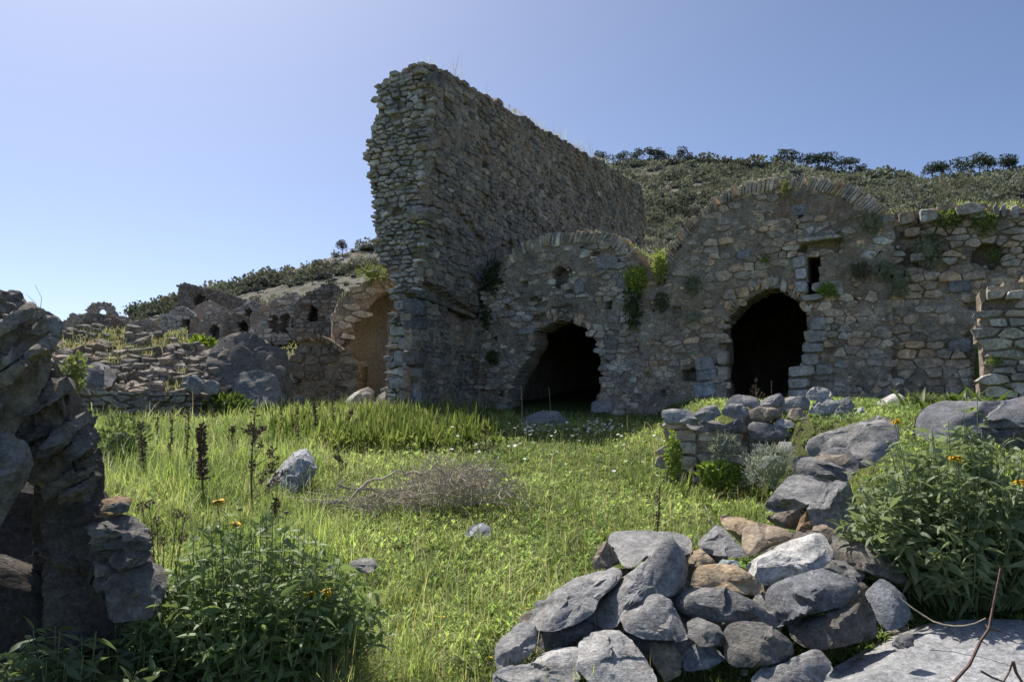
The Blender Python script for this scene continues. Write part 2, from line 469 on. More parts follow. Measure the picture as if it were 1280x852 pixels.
def clip_half(poly, mx, my, dx, dy):
    out = []; n = len(poly)
    for i in range(n):
        ax, ay = poly[i]; bx, by = poly[(i + 1) % n]
        da = (ax - mx) * dx + (ay - my) * dy; db = (bx - mx) * dx + (by - my) * dy
        if da <= 0: out.append((ax, ay))
        if (da < 0 < db) or (db < 0 < da):
            t = da / (da - db); out.append((ax + (bx - ax) * t, ay + (by - ay) * t))
    return out
def stone_cells(u0, u1, v0, v1, sw, sh, rng, jit=0.5):
    """irregular coursed rubble: Voronoi cells of jittered courses; returns [(centre, polygon)]"""
    k = sw / sh; pts = []; v = v0 - sh
    while v < v1 + sh:
        h = sh * rng.choice((0.55, 0.8, 1.0, 1.0, 1.25, 1.6)); u = u0 - sw * (1 + rng.random())
        while u < u1 + sw:
            w = sw * rng.choice((0.45, 0.7, 0.9, 1.1, 1.4, 1.9)) * (0.7 + 0.3 * h / sh)
            pts.append((u + w / 2 + (rng.random() - .5) * w * 0.3, (v + h / 2 + (rng.random() - .5) * h * jit) * k)); u += w
        v += h
    cs = sw * 1.5; gridd = {}
    for i, (a, b) in enumerate(pts): gridd.setdefault((int(a // cs), int(b // cs)), []).append(i)
    out = []
    for i, (a, b) in enumerate(pts):
        gi, gj = int(a // cs), int(b // cs); nb = []
        for di in (-1, 0, 1):
            for dj in (-1, 0, 1):
                for j in gridd.get((gi + di, gj + dj), ()):
                    if j != i: nb.append(((pts[j][0] - a) ** 2 + (pts[j][1] - b) ** 2, j))
        nb.sort()
        L = sw * 1.6; P = [(a - L, b - L), (a + L, b - L), (a + L, b + L), (a - L, b + L)]; rad = 4 * L * L
        for d2, j in nb:
            if d2 > 4 * rad: break
            x, y = pts[j]
            P = clip_half(P, (a + x) / 2, (b + y) / 2, x - a, y - b)
            if len(P) < 3: break
            rad = max((p - a) ** 2 + (q - b) ** 2 for p, q in P)
        if len(P) >= 3: out.append(((a, b / k), [(p, q / k) for p, q in P]))
    return out
def stone_geo(P, joint, h, depth, rng, rough=1.0, maxn=11):
    """one stone from its outline: buried back ring, outline ring, inner ring, crown"""
    P = [p for i, p in enumerate(P) if (p[0] - P[i - 1][0]) ** 2 + (p[1] - P[i - 1][1]) ** 2 > 1e-5]
    if len(P) < 3: return None
    cx = sum(p[0] for p in P) / len(P); cy = sum(p[1] for p in P) / len(P)
    Q = []; n = len(P)
    for i in range(n):                                   # cut the corners
        (x0, y0), (x1, y1), (x2, y2) = P[i - 1], P[i], P[(i + 1) % n]
        t = 0.07 + 0.15 * rng.random()
        Q.append((x1 + (x0 - x1) * t, y1 + (y0 - y1) * t)); t = 0.07 + 0.15 * rng.random()
        Q.append((x1 + (x2 - x1) * t, y1 + (y2 - y1) * t))
    while len(Q) > maxn:
        m = min(range(len(Q)), key=lambda i: (Q[i][0] - Q[i - 1][0]) ** 2 + (Q[i][1] - Q[i - 1][1]) ** 2); Q.pop(m)
    n = len(Q)
    Q = [(x, y) for x, y in Q]
    sc = []
    for x, y in Q:
        r = math.hypot(x - cx, y - cy) + 1e-6
        f = max(0.35, 1 - joint / r) * (1 + rough * 0.15 * (rng.random() - .5))
        sc.append((cx + (x - cx) * f, cy + (y - cy) * f))
    size = math.sqrt(abs(sum(sc[i - 1][0] * sc[i][1] - sc[i][0] * sc[i - 1][1] for i in range(n))) / 2) + 1e-4
    tu, tv = (rng.random() - .5) * 0.22 * rough, (rng.random() - .5) * 0.22 * rough
    V = []
    for x, y in sc: V.append((x, y, -depth))
    for x, y in sc: V.append((x, y, h * (0.45 + 0.5 * rng.random()) - 0.006))
    f = 0.80 + 0.13 * rng.random()
    for x, y in sc:
        a, b = cx + (x - cx) * f, cy + (y - cy) * f
        V.append((a, b, h + tu * (a - cx) + tv * (b - cy) + rough * 0.05 * size * (rng.random() - .5)))
    ox, oy = (rng.random() - .5) * size * 0.3, (rng.random() - .5) * size * 0.3
    V.append((cx + ox, cy + oy, h + rough * 0.05 * size * (rng.random() - .3)))
    F = []
    for i in range(n):
        j = (i + 1) % n
        F += [(i, j, n + j), (i, n + j, n + i), (n + i, n + j, 2 * n + j), (n + i, 2 * n + j, 2 * n + i), (2 * n + i, 2 * n + j, 3 * n)]
    return V, F, size, (cx, cy)

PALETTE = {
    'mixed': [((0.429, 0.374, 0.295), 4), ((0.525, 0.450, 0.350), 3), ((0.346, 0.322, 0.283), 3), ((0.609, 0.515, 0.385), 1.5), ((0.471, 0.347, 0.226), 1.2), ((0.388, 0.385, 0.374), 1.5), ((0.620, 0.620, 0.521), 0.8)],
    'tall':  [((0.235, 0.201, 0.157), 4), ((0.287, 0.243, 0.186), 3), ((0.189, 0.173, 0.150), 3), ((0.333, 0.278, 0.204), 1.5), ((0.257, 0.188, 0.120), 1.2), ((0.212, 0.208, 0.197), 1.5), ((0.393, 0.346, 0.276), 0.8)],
    'grey':  [((0.384, 0.371, 0.331), 4), ((0.480, 0.455, 0.390), 3), ((0.298, 0.297, 0.288), 3), ((0.576, 0.548, 0.475), 1.2), ((0.403, 0.325, 0.237), 0.8)],
    'brown': [((0.431, 0.342, 0.248), 4), ((0.538, 0.419, 0.295), 3), ((0.351, 0.304, 0.248), 2), ((0.592, 0.380, 0.203), 1.5), ((0.431, 0.406, 0.362), 1.5)],
    'pale':  [((.34, .34, .335), 4), ((.42, .41, .39), 3), ((.27, .275, .285), 2), ((.48, .47, .45), 1.5)],
    'dark':  [((0.190, 0.176, 0.150), 4), ((0.231, 0.213, 0.179), 3), ((0.149, 0.142, 0.128), 2), ((0.281, 0.259, 0.220), 1.5), ((0.215, 0.182, 0.128), 1)],
}
def pick(pal, rng):
    L = PALETTE[pal]; t = rng.random() * sum(w for _, w in L)
    for c, w in L:
        t -= w
        if t <= 0: break
    k = 0.8 + 0.45 * rng.random()
    return (c[0] * k, c[1] * k, c[2] * k)

def wall_core(name, plane, poly, holes, niches, thick, gsz, amp, recess, mat, side_mat, parent, seed, pits=0.12, detail=0.5):
    """the mortar body of a wall: a cut-out, uneven front sheet with real thickness behind it"""
    pu = [p[0] for p in poly]; pv = [p[1] for p in poly]
    us = np.arange(min(pu) - gsz, max(pu) + 2 * gsz, gsz); vs = np.arange(min(pv) - gsz, max(pv) + 2 * gsz, gsz)
    nu, nv = len(us), len(vs)
    Ug, Vg = np.meshgrid(us, vs)
    C = np.stack([(Ug[:-1, :-1] + gsz / 2), (Vg[:-1, :-1] + gsz / 2)], -1)
    wob = np.stack([fbm(np.stack([C[..., 0] * 2.5, C[..., 1] * 2.5, C[..., 0] * 0 + seed], -1), seed + 1, 3),
                    fbm(np.stack([C[..., 0] * 2.5, C[..., 1] * 2.5, C[..., 0] * 0 + seed + 9], -1), seed + 2, 3)], -1) * 0.10
    keep = in_poly(C + wob * 0.6, poly)
    for h in holes: keep &= ~in_poly(C + wob, h)
    Pn = np.stack([Ug * 1.7, Vg * 1.7, np.full_like(Ug, seed * 1.3)], -1)
    D = amp * (fbm(Pn, seed, 5, 0.6)) - recess
    D += amp * detail * fbm(Pn * 5, seed + 4, 4, 0.65)
    pit = vnoise(np.stack([Ug * 3.1, Vg * 5.0, np.full_like(Ug, seed * 2.1)], -1), seed + 8)
    D = np.where(pit > 0.62, D - pits, D)
    for npoly, dep in niches:
        D = np.where(in_poly(np.stack([Ug, Vg], -1), npoly), D - dep, D)
    jit = np.random.RandomState(seed).uniform(-0.3, 0.3, (nv, nu, 2)) * gsz
    front = plane.xyz(Ug + jit[..., 0], Vg + jit[..., 1], D).reshape(-1, 3)
    back = plane.xyz(Ug, Vg, -(thick(Ug, Vg) if callable(thick) else thick)).reshape(-1, 3)
    idx = np.arange(nu * nv).reshape(nv, nu); off = nu * nv
    J, I = np.nonzero(keep)
    a, b, c, d = idx[J, I], idx[J, I + 1], idx[J + 1, I + 1], idx[J + 1, I]
    if plane.flip: a, b, c, d = d, c, b, a
    Fs = [np.stack([a, b, c, d], 1), np.stack([d, c, b, a], 1) + off]
    kp = np.pad(keep, 1)
    sides = []
    for dj, di, e0, e1 in ((-1, 0, (0, 0), (0, 1)), (1, 0, (1, 1), (1, 0)), (0, -1, (1, 0), (0, 0)), (0, 1, (0, 1), (1, 1))):
        m = keep & ~kp[1 + dj:1 + dj + keep.shape[0], 1 + di:1 + di + keep.shape[1]]
        j, i = np.nonzero(m)
        p, q = idx[j + e0[0], i + e0[1]], idx[j + e1[0], i + e1[1]]
        if plane.flip: p, q = q, p
        sides.append(np.stack([q, p, p + off, q + off], 1))
    sides = np.concatenate(sides)
    F = np.concatenate(Fs + [sides])
    V = np.concatenate([front, back])
    used = np.unique(F); remap = np.full(len(V), -1); remap[used] = np.arange(len(used))
    mi = np.zeros(len(F), int); mi[len(F) - len(sides):] = 1
    return obj(name, V[used], remap[F], None, parent, mats=[mat, side_mat or mat], mat_idx=mi)

def masonry(name, label, cat, plane, outline, base_px, sw=0.34, sh=0.17, holes=(), niches=(), thick=0.7, palette='mixed',
            proud=0.035, var=0.03, joint=0.016, skip=0.12, seed=1, gsz=0.075, amp=0.05, limit=300, parent=None, core_mat=None, side_mat=None,
            rough=1.0, extra=(), group=None, edge_jit=0.05, min_px=9.0, bury=0.5, core_name='core', recess=0.02, tintf=None, jit=0.5, patchy=1.0, chips=0.55, detail=0.5):
    rng = random.Random(seed)
    if parent is None:
        bu, bv = plane.uv(*base_px)
        parent = empty(name, plane.xyz(bu, bv), label, cat, group)
    poly = plane.poly(outline); H = [plane.poly(h) for h in holes]; NI = [(plane.poly(p), d) for p, d in niches]
    core = wall_core(core_name, plane, poly, H, NI, thick, gsz, amp, recess, core_mat or M_MORTAR, side_mat, parent, seed, 0.12, detail)
    pu = [p[0] for p in poly]; pv = [p[1] for p in poly]
    cells = stone_cells(min(pu), max(pu), min(pv), max(pv), sw, sh, rng, jit)
    C = np.array([c for c, _ in cells])
    J = np.array([((rng.random() - .5), (rng.random() - .5)) for _ in cells]) * edge_jit * 2
    ok = in_poly(C + J, poly)
    for h in H: ok &= ~in_poly(C, h)
    for nP, _ in NI: ok &= ~in_poly(C, nP)
    EX = [(plane.poly(pp), hh, cc, dd) for pp, hh, cc, dd in extra]
    for ep, _, _, _ in EX: ok &= ~in_poly(C, ep)
    lowf = fbm(np.stack([C[:, 0] * 0.8, C[:, 1] * 0.8, C[:, 0] * 0 + seed], -1), seed + 31, 3)
    hue = fbm(np.stack([C[:, 0] * 0.55, C[:, 1] * 0.55, C[:, 0] * 0 + seed + 5], -1), seed + 41, 3)
    stones = []
    for i, (c, P) in enumerate(cells):
        if not ok[i]: continue
        if rng.random() < skip: continue
        h = proud + var * (rng.random() * 2 - 1) + bury * 0.06 * lowf[i]
        if h < -0.02: continue
        gdat = stone_geo(P, joint * (0.6 + rng.random()), h, 0.10, rng, rough)
        if gdat is None: continue
        t = pick(palette, rng); w = hue[i]
        t = (t[0] * (1 + 0.14 * w), t[1] * (1 + 0.04 * w), t[2] * (1 - 0.12 * w)); mg = (t[0] + t[1] + t[2]) / 3; t = tuple(v * .62 + mg * q * .38 for v, q in zip(t, (1.06, 1.0, .92)))
        if lowf[i] < -0.12 and rng.random() < 0.45 * patchy: continue
        stones.append((gdat, t))
    for ep, hh, cc, dd in EX:
        gdat = stone_geo(ep, 0.006, hh, dd, rng, rough * 0.8, 12)
        if gdat: stones.append((gdat, cc or pick(palette, rng)))
    # small wedging chips in the joints
    bu0, bu1, bv0, bv1 = min(pu), max(pu), min(pv), max(pv)
    CP_ = np.array([(rng.uniform(bu0, bu1), rng.uniform(bv0, bv1)) for _ in range(int((bu1 - bu0) * (bv1 - bv0) * chips / (sw * sh)))]).reshape(-1, 2)
    okc = in_poly(CP_, poly)
    for h in H: okc &= ~in_poly(CP_, h)
    for nP, _ in NI: okc &= ~in_poly(CP_, nP)
    for cu, cv in CP_[okc]:
        r_c = sw * rng.uniform(.09, .24); a0 = rng.random() * 6; asp = rng.uniform(.4, .9); n_c = rng.randint(5, 7)
        Pc = [(cu + r_c * rng.uniform(.7, 1.2) * math.cos(6.283 * i / n_c), cv + asp * r_c * rng.uniform(.7, 1.2) * math.sin(6.283 * i / n_c)) for i in range(n_c)]
        gdat = stone_geo(Pc, 0.0, proud + rng.uniform(-.012, .03), 0.06, rng, 1.6, 6)
        if gdat: stones.append((gdat, pick(palette, rng)))
    place_stones(plane, stones, parent, limit, min_px)
    return parent
def place_stones(plane, stones, parent, limit=300, min_px=9.0, part_name='stone', mat=None):
    mat = mat or M_STONE
    data = []
    for (V, F, size, c), t in stones:
        A = np.array(V); W3 = plane.xyz(A[:, 0], A[:, 1], A[:, 2])
        ctr = plane.xyz(c[0], c[1]); px, py = to_px(ctr)
        s = size * F_PX / max(np.linalg.norm(ctr - EYE), 0.5)
        vis = -20 < px < 1300 and -20 < py < 872
        data.append((s if vis else s * 0.01, W3, F, t))
    data.sort(key=lambda d: -d[0])
    big = [d for d in data[:limit] if d[0] >= min_px]; rest = data[len(big):]
    for s, W3, F, t in big:
        obj(part_name, W3, np.array(F), mat, parent, tint=np.tile(t, (len(W3), 1)))
    if rest:
        Vs, Fs, Ts, off = [], [], [], 0
        for s, W3, F, t in rest:
            Vs.append(W3); Fs.append(np.array(F) + off); Ts.append(np.tile(t, (len(W3), 1))); off += len(W3)
        obj('rubble_fill', np.concatenate(Vs), np.concatenate(Fs), mat, parent, tint=np.concatenate(Ts), kind='stuff')

def arc_stones(plane, outer, inner, n, h, depth, palette, seed, parent, part_name='voussoir', rag=0.0):
    """stones set on end along an arch, between two pixel polylines"""
    rng = random.Random(seed)
    def walk(pl):
        pl = [np.array(plane.uv(*p)) for p in pl]
        d = np.concatenate([[0], np.cumsum([np.linalg.norm(b - a) for a, b in zip(pl, pl[1:])])])
        return lambda t: np.array([np.interp(t * d[-1], d, [p[k] for p in pl]) for k in (0, 1)])
    fo, fi = walk(outer), walk(inner)
    ts = [0.0]
    while ts[-1] < 1: ts.append(ts[-1] + (0.5 + rng.random()) / n)
    ts = np.array(ts) / ts[-1]
    st = []
    for a, b in zip(ts, ts[1:]):
        e = 1 + 0.34 * (rng.random() - .45)
        if rng.random() < .07: continue
        m = (b - a) * 0.04
        P = [fi(a + m), fi(b - m), fi(b - m) + (fo(b - m) - fi(b - m)) * e, fi(a + m) + (fo(a + m) - fi(a + m)) * (e + 0.1 * (rng.random() - .5))]
        if rag:
            if rng.random() < .28: continue
            q = [rng.uniform(-.35, .9) * rag for _ in range(2)] + [rng.uniform(-.7, .5) * rag for _ in range(2)]
            P = [p + (o - p) * q[0] for p, o in ((P[0], P[3]),)] + [P[1] + (P[2] - P[1]) * q[1], P[2] + (P[2] - P[1]) * q[2], P[3] + (P[3] - P[0]) * q[3]]
        gd = stone_geo([tuple(p) for p in P], 0.008, h * (0.5 + rng.random()), depth, rng, 1.1, 8)
        if gd: st.append((gd, pick(palette, rng)))
    place_stones(plane, st, parent, 300, 3.0, part_name)

# ---------------------------------------------------------------- tall wall
V_T = at(540, 82, 17.38) - S0
P_SIDE = Plane(S0, DD, V_T)
P_END = Plane(S0, -EE, V_T)
tall = empty('tall_wall', S0 + DD * 1.0 - EE * 0.6, 'tall ragged stone wall standing high above the vaults, topped with grass', 'ruined wall')
V_STEP = P_SIDE.uv(520, 335)[1]
SIDE = [(517, 520), (519, 372), (526, 352), (544, 84), (556, 88), (580, 103), (604, 118), (626, 128), (644, 143), (664, 150), (678, 163), (700, 172), (730, 192),
        (757, 204), (780, 220), (800, 232), (806, 250), (806, 300), (790, 345), (700, 420), (650, 520)]
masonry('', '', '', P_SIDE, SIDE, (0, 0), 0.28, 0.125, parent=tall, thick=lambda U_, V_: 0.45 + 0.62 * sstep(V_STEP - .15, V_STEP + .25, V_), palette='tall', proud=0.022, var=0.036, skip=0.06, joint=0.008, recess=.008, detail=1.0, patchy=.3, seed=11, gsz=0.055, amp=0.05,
        niches=[([(518, 352), (545, 356), (575, 378), (602, 392), (602, 404), (575, 395), (548, 380), (516, 372)], 0.22), ([(572, 258), (606, 300), (604, 318), (586, 290), (568, 270)], 0.10),
                ([(606, 318), (640, 300), (640, 330), (604, 345)], 0.06)],
        extra=[([(528, 178), (548, 172), (549, 184), (529, 190)], .07, None, .2), ([(517, 262), (540, 258), (541, 270), (518, 276)], .13, (.24, .24, .23), .2),
               ([(538, 88), (556, 96), (556, 112), (538, 106)], .05, (.17, .165, .16), .2)], limit=300)
END = [(515, 522), (516, 372), (523, 352), (541, 82), (522, 80), (505, 86), (490, 92), (474, 104), (470, 112), (472, 140), (464, 160), (461, 180), (460, 205), (462, 225), (468, 240),
       (464, 255), (470, 268), (466, 290), (468, 310), (482, 335), (490, 360), (491, 380), (486, 400), (482, 420), (483, 450), (480, 520)]
masonry('', '', '', P_END, END, (0, 0), 0.24, 0.115, parent=tall, thick=0.16, palette='grey', proud=0.05, var=0.055, recess=.05, skip=0.06, joint=0.02, seed=12, gsz=0.07, amp=0.04, patchy=0, bury=.2, rough=1.5,
        edge_jit=0.12, core_name='end_core', niches=[([(488, 262), (500, 260), (500, 268), (488, 270)], .2)],
        extra=[([(513, 258), (541, 262), (530, 275), (512, 270)], .14, (.27, .27, .26), .3), ([(494, 374), (521, 375), (521, 388), (494, 388)], 0.1, (0.33, 0.33, 0.335), .2),
               ([(502, 389), (521, 390), (521, 407), (502, 407)], 0.08, (0.29, 0.29, 0.31), .2),
               ([(490, 408), (521, 409), (521, 420), (490, 420)], 0.12, (0.36, 0.36, 0.35), .2),
               ([(499, 421), (521, 422), (521, 437), (499, 437)], 0.1, (0.33, 0.33, 0.335), .2),
               ([(494, 438), (521, 439), (521, 457), (494, 457)], 0.08, (0.29, 0.29, 0.31), .2),
               ([(502, 458), (521, 459), (521, 471), (502, 471)], 0.12, (0.36, 0.36, 0.35), .2),
               ([(490, 472), (521, 473), (521, 486), (490, 486)], 0.1, (0.33, 0.33, 0.335), .2),
               ([(499, 487), (521, 488), (521, 505), (499, 505)], 0.08, (0.29, 0.29, 0.31), .2),
               ([(494, 506), (521, 507), (521, 518), (494, 518)], 0.12, (0.36, 0.36, 0.35), .2)], limit=300)
P_SLAB = P_SIDE.shift(0.14)
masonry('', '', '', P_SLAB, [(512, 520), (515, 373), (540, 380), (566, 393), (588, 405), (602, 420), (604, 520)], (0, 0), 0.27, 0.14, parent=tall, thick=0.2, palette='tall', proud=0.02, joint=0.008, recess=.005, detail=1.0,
        var=0.03, skip=0.10, seed=13, gsz=0.05, core_name='buttress_core', limit=120,
        niches=[([(571, 512), (571, 462), (576, 446), (585, 440), (594, 446), (599, 462), (599, 512)], 0.20)],
        extra=[([(514, 372), (532, 377), (532, 396), (514, 394)], .05, (.14, .15, .17), .2), ([(513, 396), (534, 398), (534, 412), (513, 412)], .05, (.13, .135, .15), .2),
               ([(512, 440), (530, 441), (530, 456), (512, 456)], .05, (.15, .155, .165), .2)])
for k, (x0, y0, x1, y1) in enumerate([(505, 362, 534, 366), (518, 368, 560, 380), (548, 376, 590, 396)]):
    a, b = P_SLAB.uv(x0, y0), P_SLAB.uv(x1, y1)
    place_stones(P_SLAB, [(stone_geo([(a[0], a[1] - .06), (b[0], b[1] - .07), (b[0], b[1] + .03), (a[0], a[1] + .04)], .004, .05 + .03 * k, .25, random.Random(k), 1.2), (.15, .145, .135))], tall, 9, 1, 'ledge_stone')

# ---------------------------------------------------------------- first vault
P_F1 = Plane(F0, EE)
DOOR1 = [(622, 530), (631, 512), (638, 486), (646, 462), (656, 452), (660, 440), (666, 432), (667, 414), (684, 405), (703, 399), (722, 402), (735, 411), (748, 432), (753, 455), (750, 485), (742, 512), (742, 530)]
F1 = [(597, 530), (598, 400), (610, 352), (625, 325), (650, 308), (690, 294), (730, 289), (768, 293), (792, 312), (806, 330), (812, 345), (813, 530)]
vault1 = masonry('vaulted_chamber', 'lower vaulted chamber with a broad broken doorway, beside the tall wall', 'ruined vault', P_F1, F1, (700, 516), 0.235, 0.13, [DOOR1], palette='mixed', proud=0.014, var=0.032, recess=.004, detail=1.1,
        niches=[([(690, 358), (689, 340), (698, 333), (708, 337), (709, 359)], 0.4), ([(757, 386), (757, 376), (765, 375), (765, 385)], 0.25), ([(652, 352), (659, 348), (660, 357), (653, 360)], .15)],
        skip=0.10, seed=21, gsz=.042, thick=0.75, joint=0.007, bury=0.6,
        extra=[([(646, 414), (667, 404), (668, 417), (648, 419)], .07, (0.320, 0.320, 0.320), .2), ([(741, 502), (767, 497), (768, 515), (739, 517)], .12, (0.320, 0.320, 0.312), .3),
               ([(753, 418), (775, 420), (772, 438), (757, 437)], .05, (0.224, 0.224, 0.232), .2), ([(744, 322), (772, 320), (773, 336), (745, 336)], .04, (0.272, 0.288, 0.312), .2),
               ([(718, 352), (730, 348), (732, 366), (719, 369)], .05, (0.256, 0.272, 0.304), .2), ([(770, 345), (786, 350), (788, 362), (772, 360)], .04, (0.256, 0.264, 0.288), .2)])
arc_stones(P_F1, [(628, 324), (655, 303), (690, 291), (735, 287), (770, 292), (798, 312)], [(634, 336), (658, 316), (690, 306), (733, 303), (762, 308), (784, 325)], 46, 0.03, 0.35, 'mixed', 5, vault1)

# ---------------------------------------------------------------- second vault
P_F2 = P_F1.shift(0.06)
DOOR2 = [(907, 530), (906, 430), (905, 408), (914, 391), (938, 372), (960, 360), (980, 361), (1000, 375), (1010, 392), (1012, 410), (1006, 432), (1004, 456), (988, 463), (986, 500), (986, 530)]
SLIT = [(1010, 369), (1009, 345), (1008, 322), (1026, 321), (1027, 345), (1027, 368)]
F2 = [(800, 530), (799, 345), (822, 330), (836, 312), (855, 290), (880, 265), (910, 247), (945, 236), (985, 230), (1030, 233), (1070, 250), (1100, 264), (1116, 275), (1116, 530)]
vault2 = masonry('vaulted_chamber', 'taller vaulted chamber with a ring of upright stones crowning its rounded top', 'ruined vault', P_F2, F2, (950, 500), 0.25, 0.135, [DOOR2, SLIT], palette='brown', proud=0.006, var=0.032, recess=.002, detail=1.1,
        niches=[([(854, 476), (854, 463), (868, 461), (869, 475)], 0.35), ([(1095, 320), (1097, 310), (1103, 312), (1102, 322)], .15), ([(996, 304), (1050, 298), (1048, 314), (998, 316)], .10)],
        skip=0.12, seed=22, gsz=.042, thick=0.8, joint=0.007, bury=0.7, amp=0.05,
        extra=[([(994, 302), (1052, 294), (1054, 299), (996, 307)], .26, (0.384, 0.368, 0.336), .3), ([(868, 448), (892, 446), (894, 462), (870, 464)], .06, (0.336, 0.352, 0.384), .2),
               ([(870, 464), (896, 460), (897, 474), (872, 478)], .05, (0.304, 0.320, 0.344), .2), ([(866, 478), (894, 476), (894, 494), (868, 498)], .06, (0.320, 0.336, 0.360), .2),
               ([(896, 440), (910, 438), (910, 456), (897, 456)], .06, (0.384, 0.352, 0.304), .2), ([(897, 458), (911, 458), (911, 474), (898, 476)], .05, (0.352, 0.320, 0.272), .2),
               ([(990, 322), (1007, 320), (1008, 334), (991, 336)], .09, (0.320, 0.320, 0.320), .2), ([(994, 336), (1009, 336), (1009, 349), (995, 350)], .09, (0.384, 0.400, 0.432), .2), ([(993, 352), (1010, 351), (1010, 366), (995, 367)], .10, (0.400, 0.416, 0.448), .2),
               ([(1001, 370), (1028, 367), (1030, 374), (1003, 378)], .12, (0.352, 0.352, 0.344), .2), ([(1012, 398), (1032, 396), (1033, 412), (1013, 413)], .07, (0.320, 0.328, 0.336), .2),
               ([(1005, 413), (1034, 413), (1034, 427), (1006, 428)], .08, (0.352, 0.352, 0.344), .2), ([(1003, 429), (1030, 429), (1030, 440), (1002, 441)], .09, (0.320, 0.320, 0.328), .2),
               ([(1002, 443), (1024, 442), (1024, 456), (1003, 456)], .08, (0.400, 0.384, 0.352), .2), ([(986, 459), (1018, 456), (1020, 469), (987, 472)], .14, (0.480, 0.464, 0.432), .3),
               ([(1019, 455), (1042, 456), (1042, 468), (1021, 469)], .07, (0.416, 0.408, 0.384), .2), ([(985, 474), (1012, 472), (1013, 484), (986, 486)], .12, (0.400, 0.384, 0.352), .3), ([(986, 487), (1022, 486), (1022, 498), (985, 499)], .12, (0.448, 0.440, 0.416), .3),
               ([(986, 258), (1007, 255), (1009, 269), (988, 270)], .03, (0.256, 0.272, 0.312), .2), ([(920, 314), (938, 312), (938, 324), (921, 325)], .03, (0.256, 0.272, 0.304), .2)])
arc_stones(P_F2, [(826, 345), (838, 306), (862, 272), (895, 246), (930, 229), (960, 221), (990, 219), (1030, 222), (1060, 230), (1085, 243), (1108, 262)],
           [(834, 350), (847, 310), (871, 280), (902, 257), (933, 244), (962, 239), (990, 238), (1026, 240), (1052, 248), (1074, 260), (1094, 272)], 74, 0.05, 0.5, 'mixed', 6, vault2)

def door_edge(plane, pts, ctr, n, seed, parent, k=1.16):
    inn = [(ctr[0] + (x - ctr[0]) * .985, ctr[1] + (y - ctr[1]) * .985) for x, y in pts]
    out = [(ctr[0] + (x - ctr[0]) * k, ctr[1] + (y - ctr[1]) * k) for x, y in pts]
    arc_stones(plane, out, inn, n, 0.03, 0.72, 'brown', seed, parent, 'jamb_stone', .6)
door_edge(P_F1, DOOR1[1:-1], (700, 470), 30, 15, vault1)
door_edge(P_F2, DOOR2[1:11], (958, 440), 30, 16, vault2, 1.18)
# ---------------------------------------------------------------- wall right of the vaults, and the pier
P_F3 = P_F1.shift(-0.05)
F3 = [(1112, 540), (1110, 290), (1114, 268), (1140, 262), (1165, 266), (1190, 258), (1222, 256), (1250, 262), (1285, 258), (1340, 262), (1420, 262), (1560, 258), (1640, 300), (1640, 600), (1420, 570)]
masonry('rubble_wall', 'rough rubble wall with a square hole and a grassy top, right of the taller vault', 'ruined wall', P_F3, F3, (1180, 510), 0.27, 0.14, palette='brown', proud=0.026, var=0.045, recess=.01, detail=1.0, skip=0.08, joint=0.011, seed=23, thick=0.8, bury=1.0, amp=0.08,
        niches=[([(1216, 322), (1219, 306), (1238, 302), (1250, 308), (1258, 324), (1240, 334), (1222, 332)], 0.35), ([(1120, 296), (1150, 275), (1170, 300), (1168, 340), (1150, 330), (1130, 330)], 0.12)],
        extra=[([(1122, 268), (1142, 263), (1144, 278), (1124, 284)], .12, (0.320, 0.240, 0.176), .3), ([(1148, 264), (1172, 262), (1176, 276), (1150, 282)], .16, (0.384, 0.384, 0.384), .3), ([(1192, 262), (1210, 254), (1226, 257), (1228, 268), (1196, 272)], .18, (0.480, 0.456, 0.424), .3),
               ([(1130, 286), (1150, 284), (1150, 296), (1130, 298)], .10, (0.336, 0.256, 0.192), .2), ([(1138, 318), (1158, 316), (1158, 326), (1138, 328)], .12, (0.368, 0.352, 0.336), .2), ([(1184, 352), (1214, 350), (1216, 364), (1186, 366)], .05, (0.192, 0.200, 0.224), .2),
               ([(1184, 426), (1214, 422), (1216, 440), (1186, 442)], .05, (0.256, 0.256, 0.264), .2), ([(1240, 260), (1246, 254), (1250, 270), (1243, 275)], .1, (0.320, 0.320, 0.320), .2), ([(1250, 258), (1257, 254), (1258, 270), (1252, 274)], .1, (0.352, 0.352, 0.352), .2),
               ([(1262, 260), (1272, 256), (1274, 275), (1264, 276)], .12, (0.400, 0.400, 0.400), .2)])
P_PIER = Plane(at(1226, 492, 11.4), (0.90, -0.43, 0))
masonry('stone_pier', 'pale slab built pier at the right edge, standing in front of the rubble wall', 'ruined pier', P_PIER,
        [(1225, 500), (1229, 460), (1224, 420), (1226, 366), (1236, 362), (1262, 356), (1300, 346), (1360, 346), (1360, 500)], (1260, 494), 0.36, 0.12, palette='pale', proud=0.06, var=0.05, skip=0.04, seed=24, thick=0.6, gsz=0.06, amp=.03, patchy=0, bury=.2, rough=1.3, jit=0.3,
        niches=[([(1230, 386), (1232, 372), (1262, 368), (1264, 388)], .12)], limit=200)

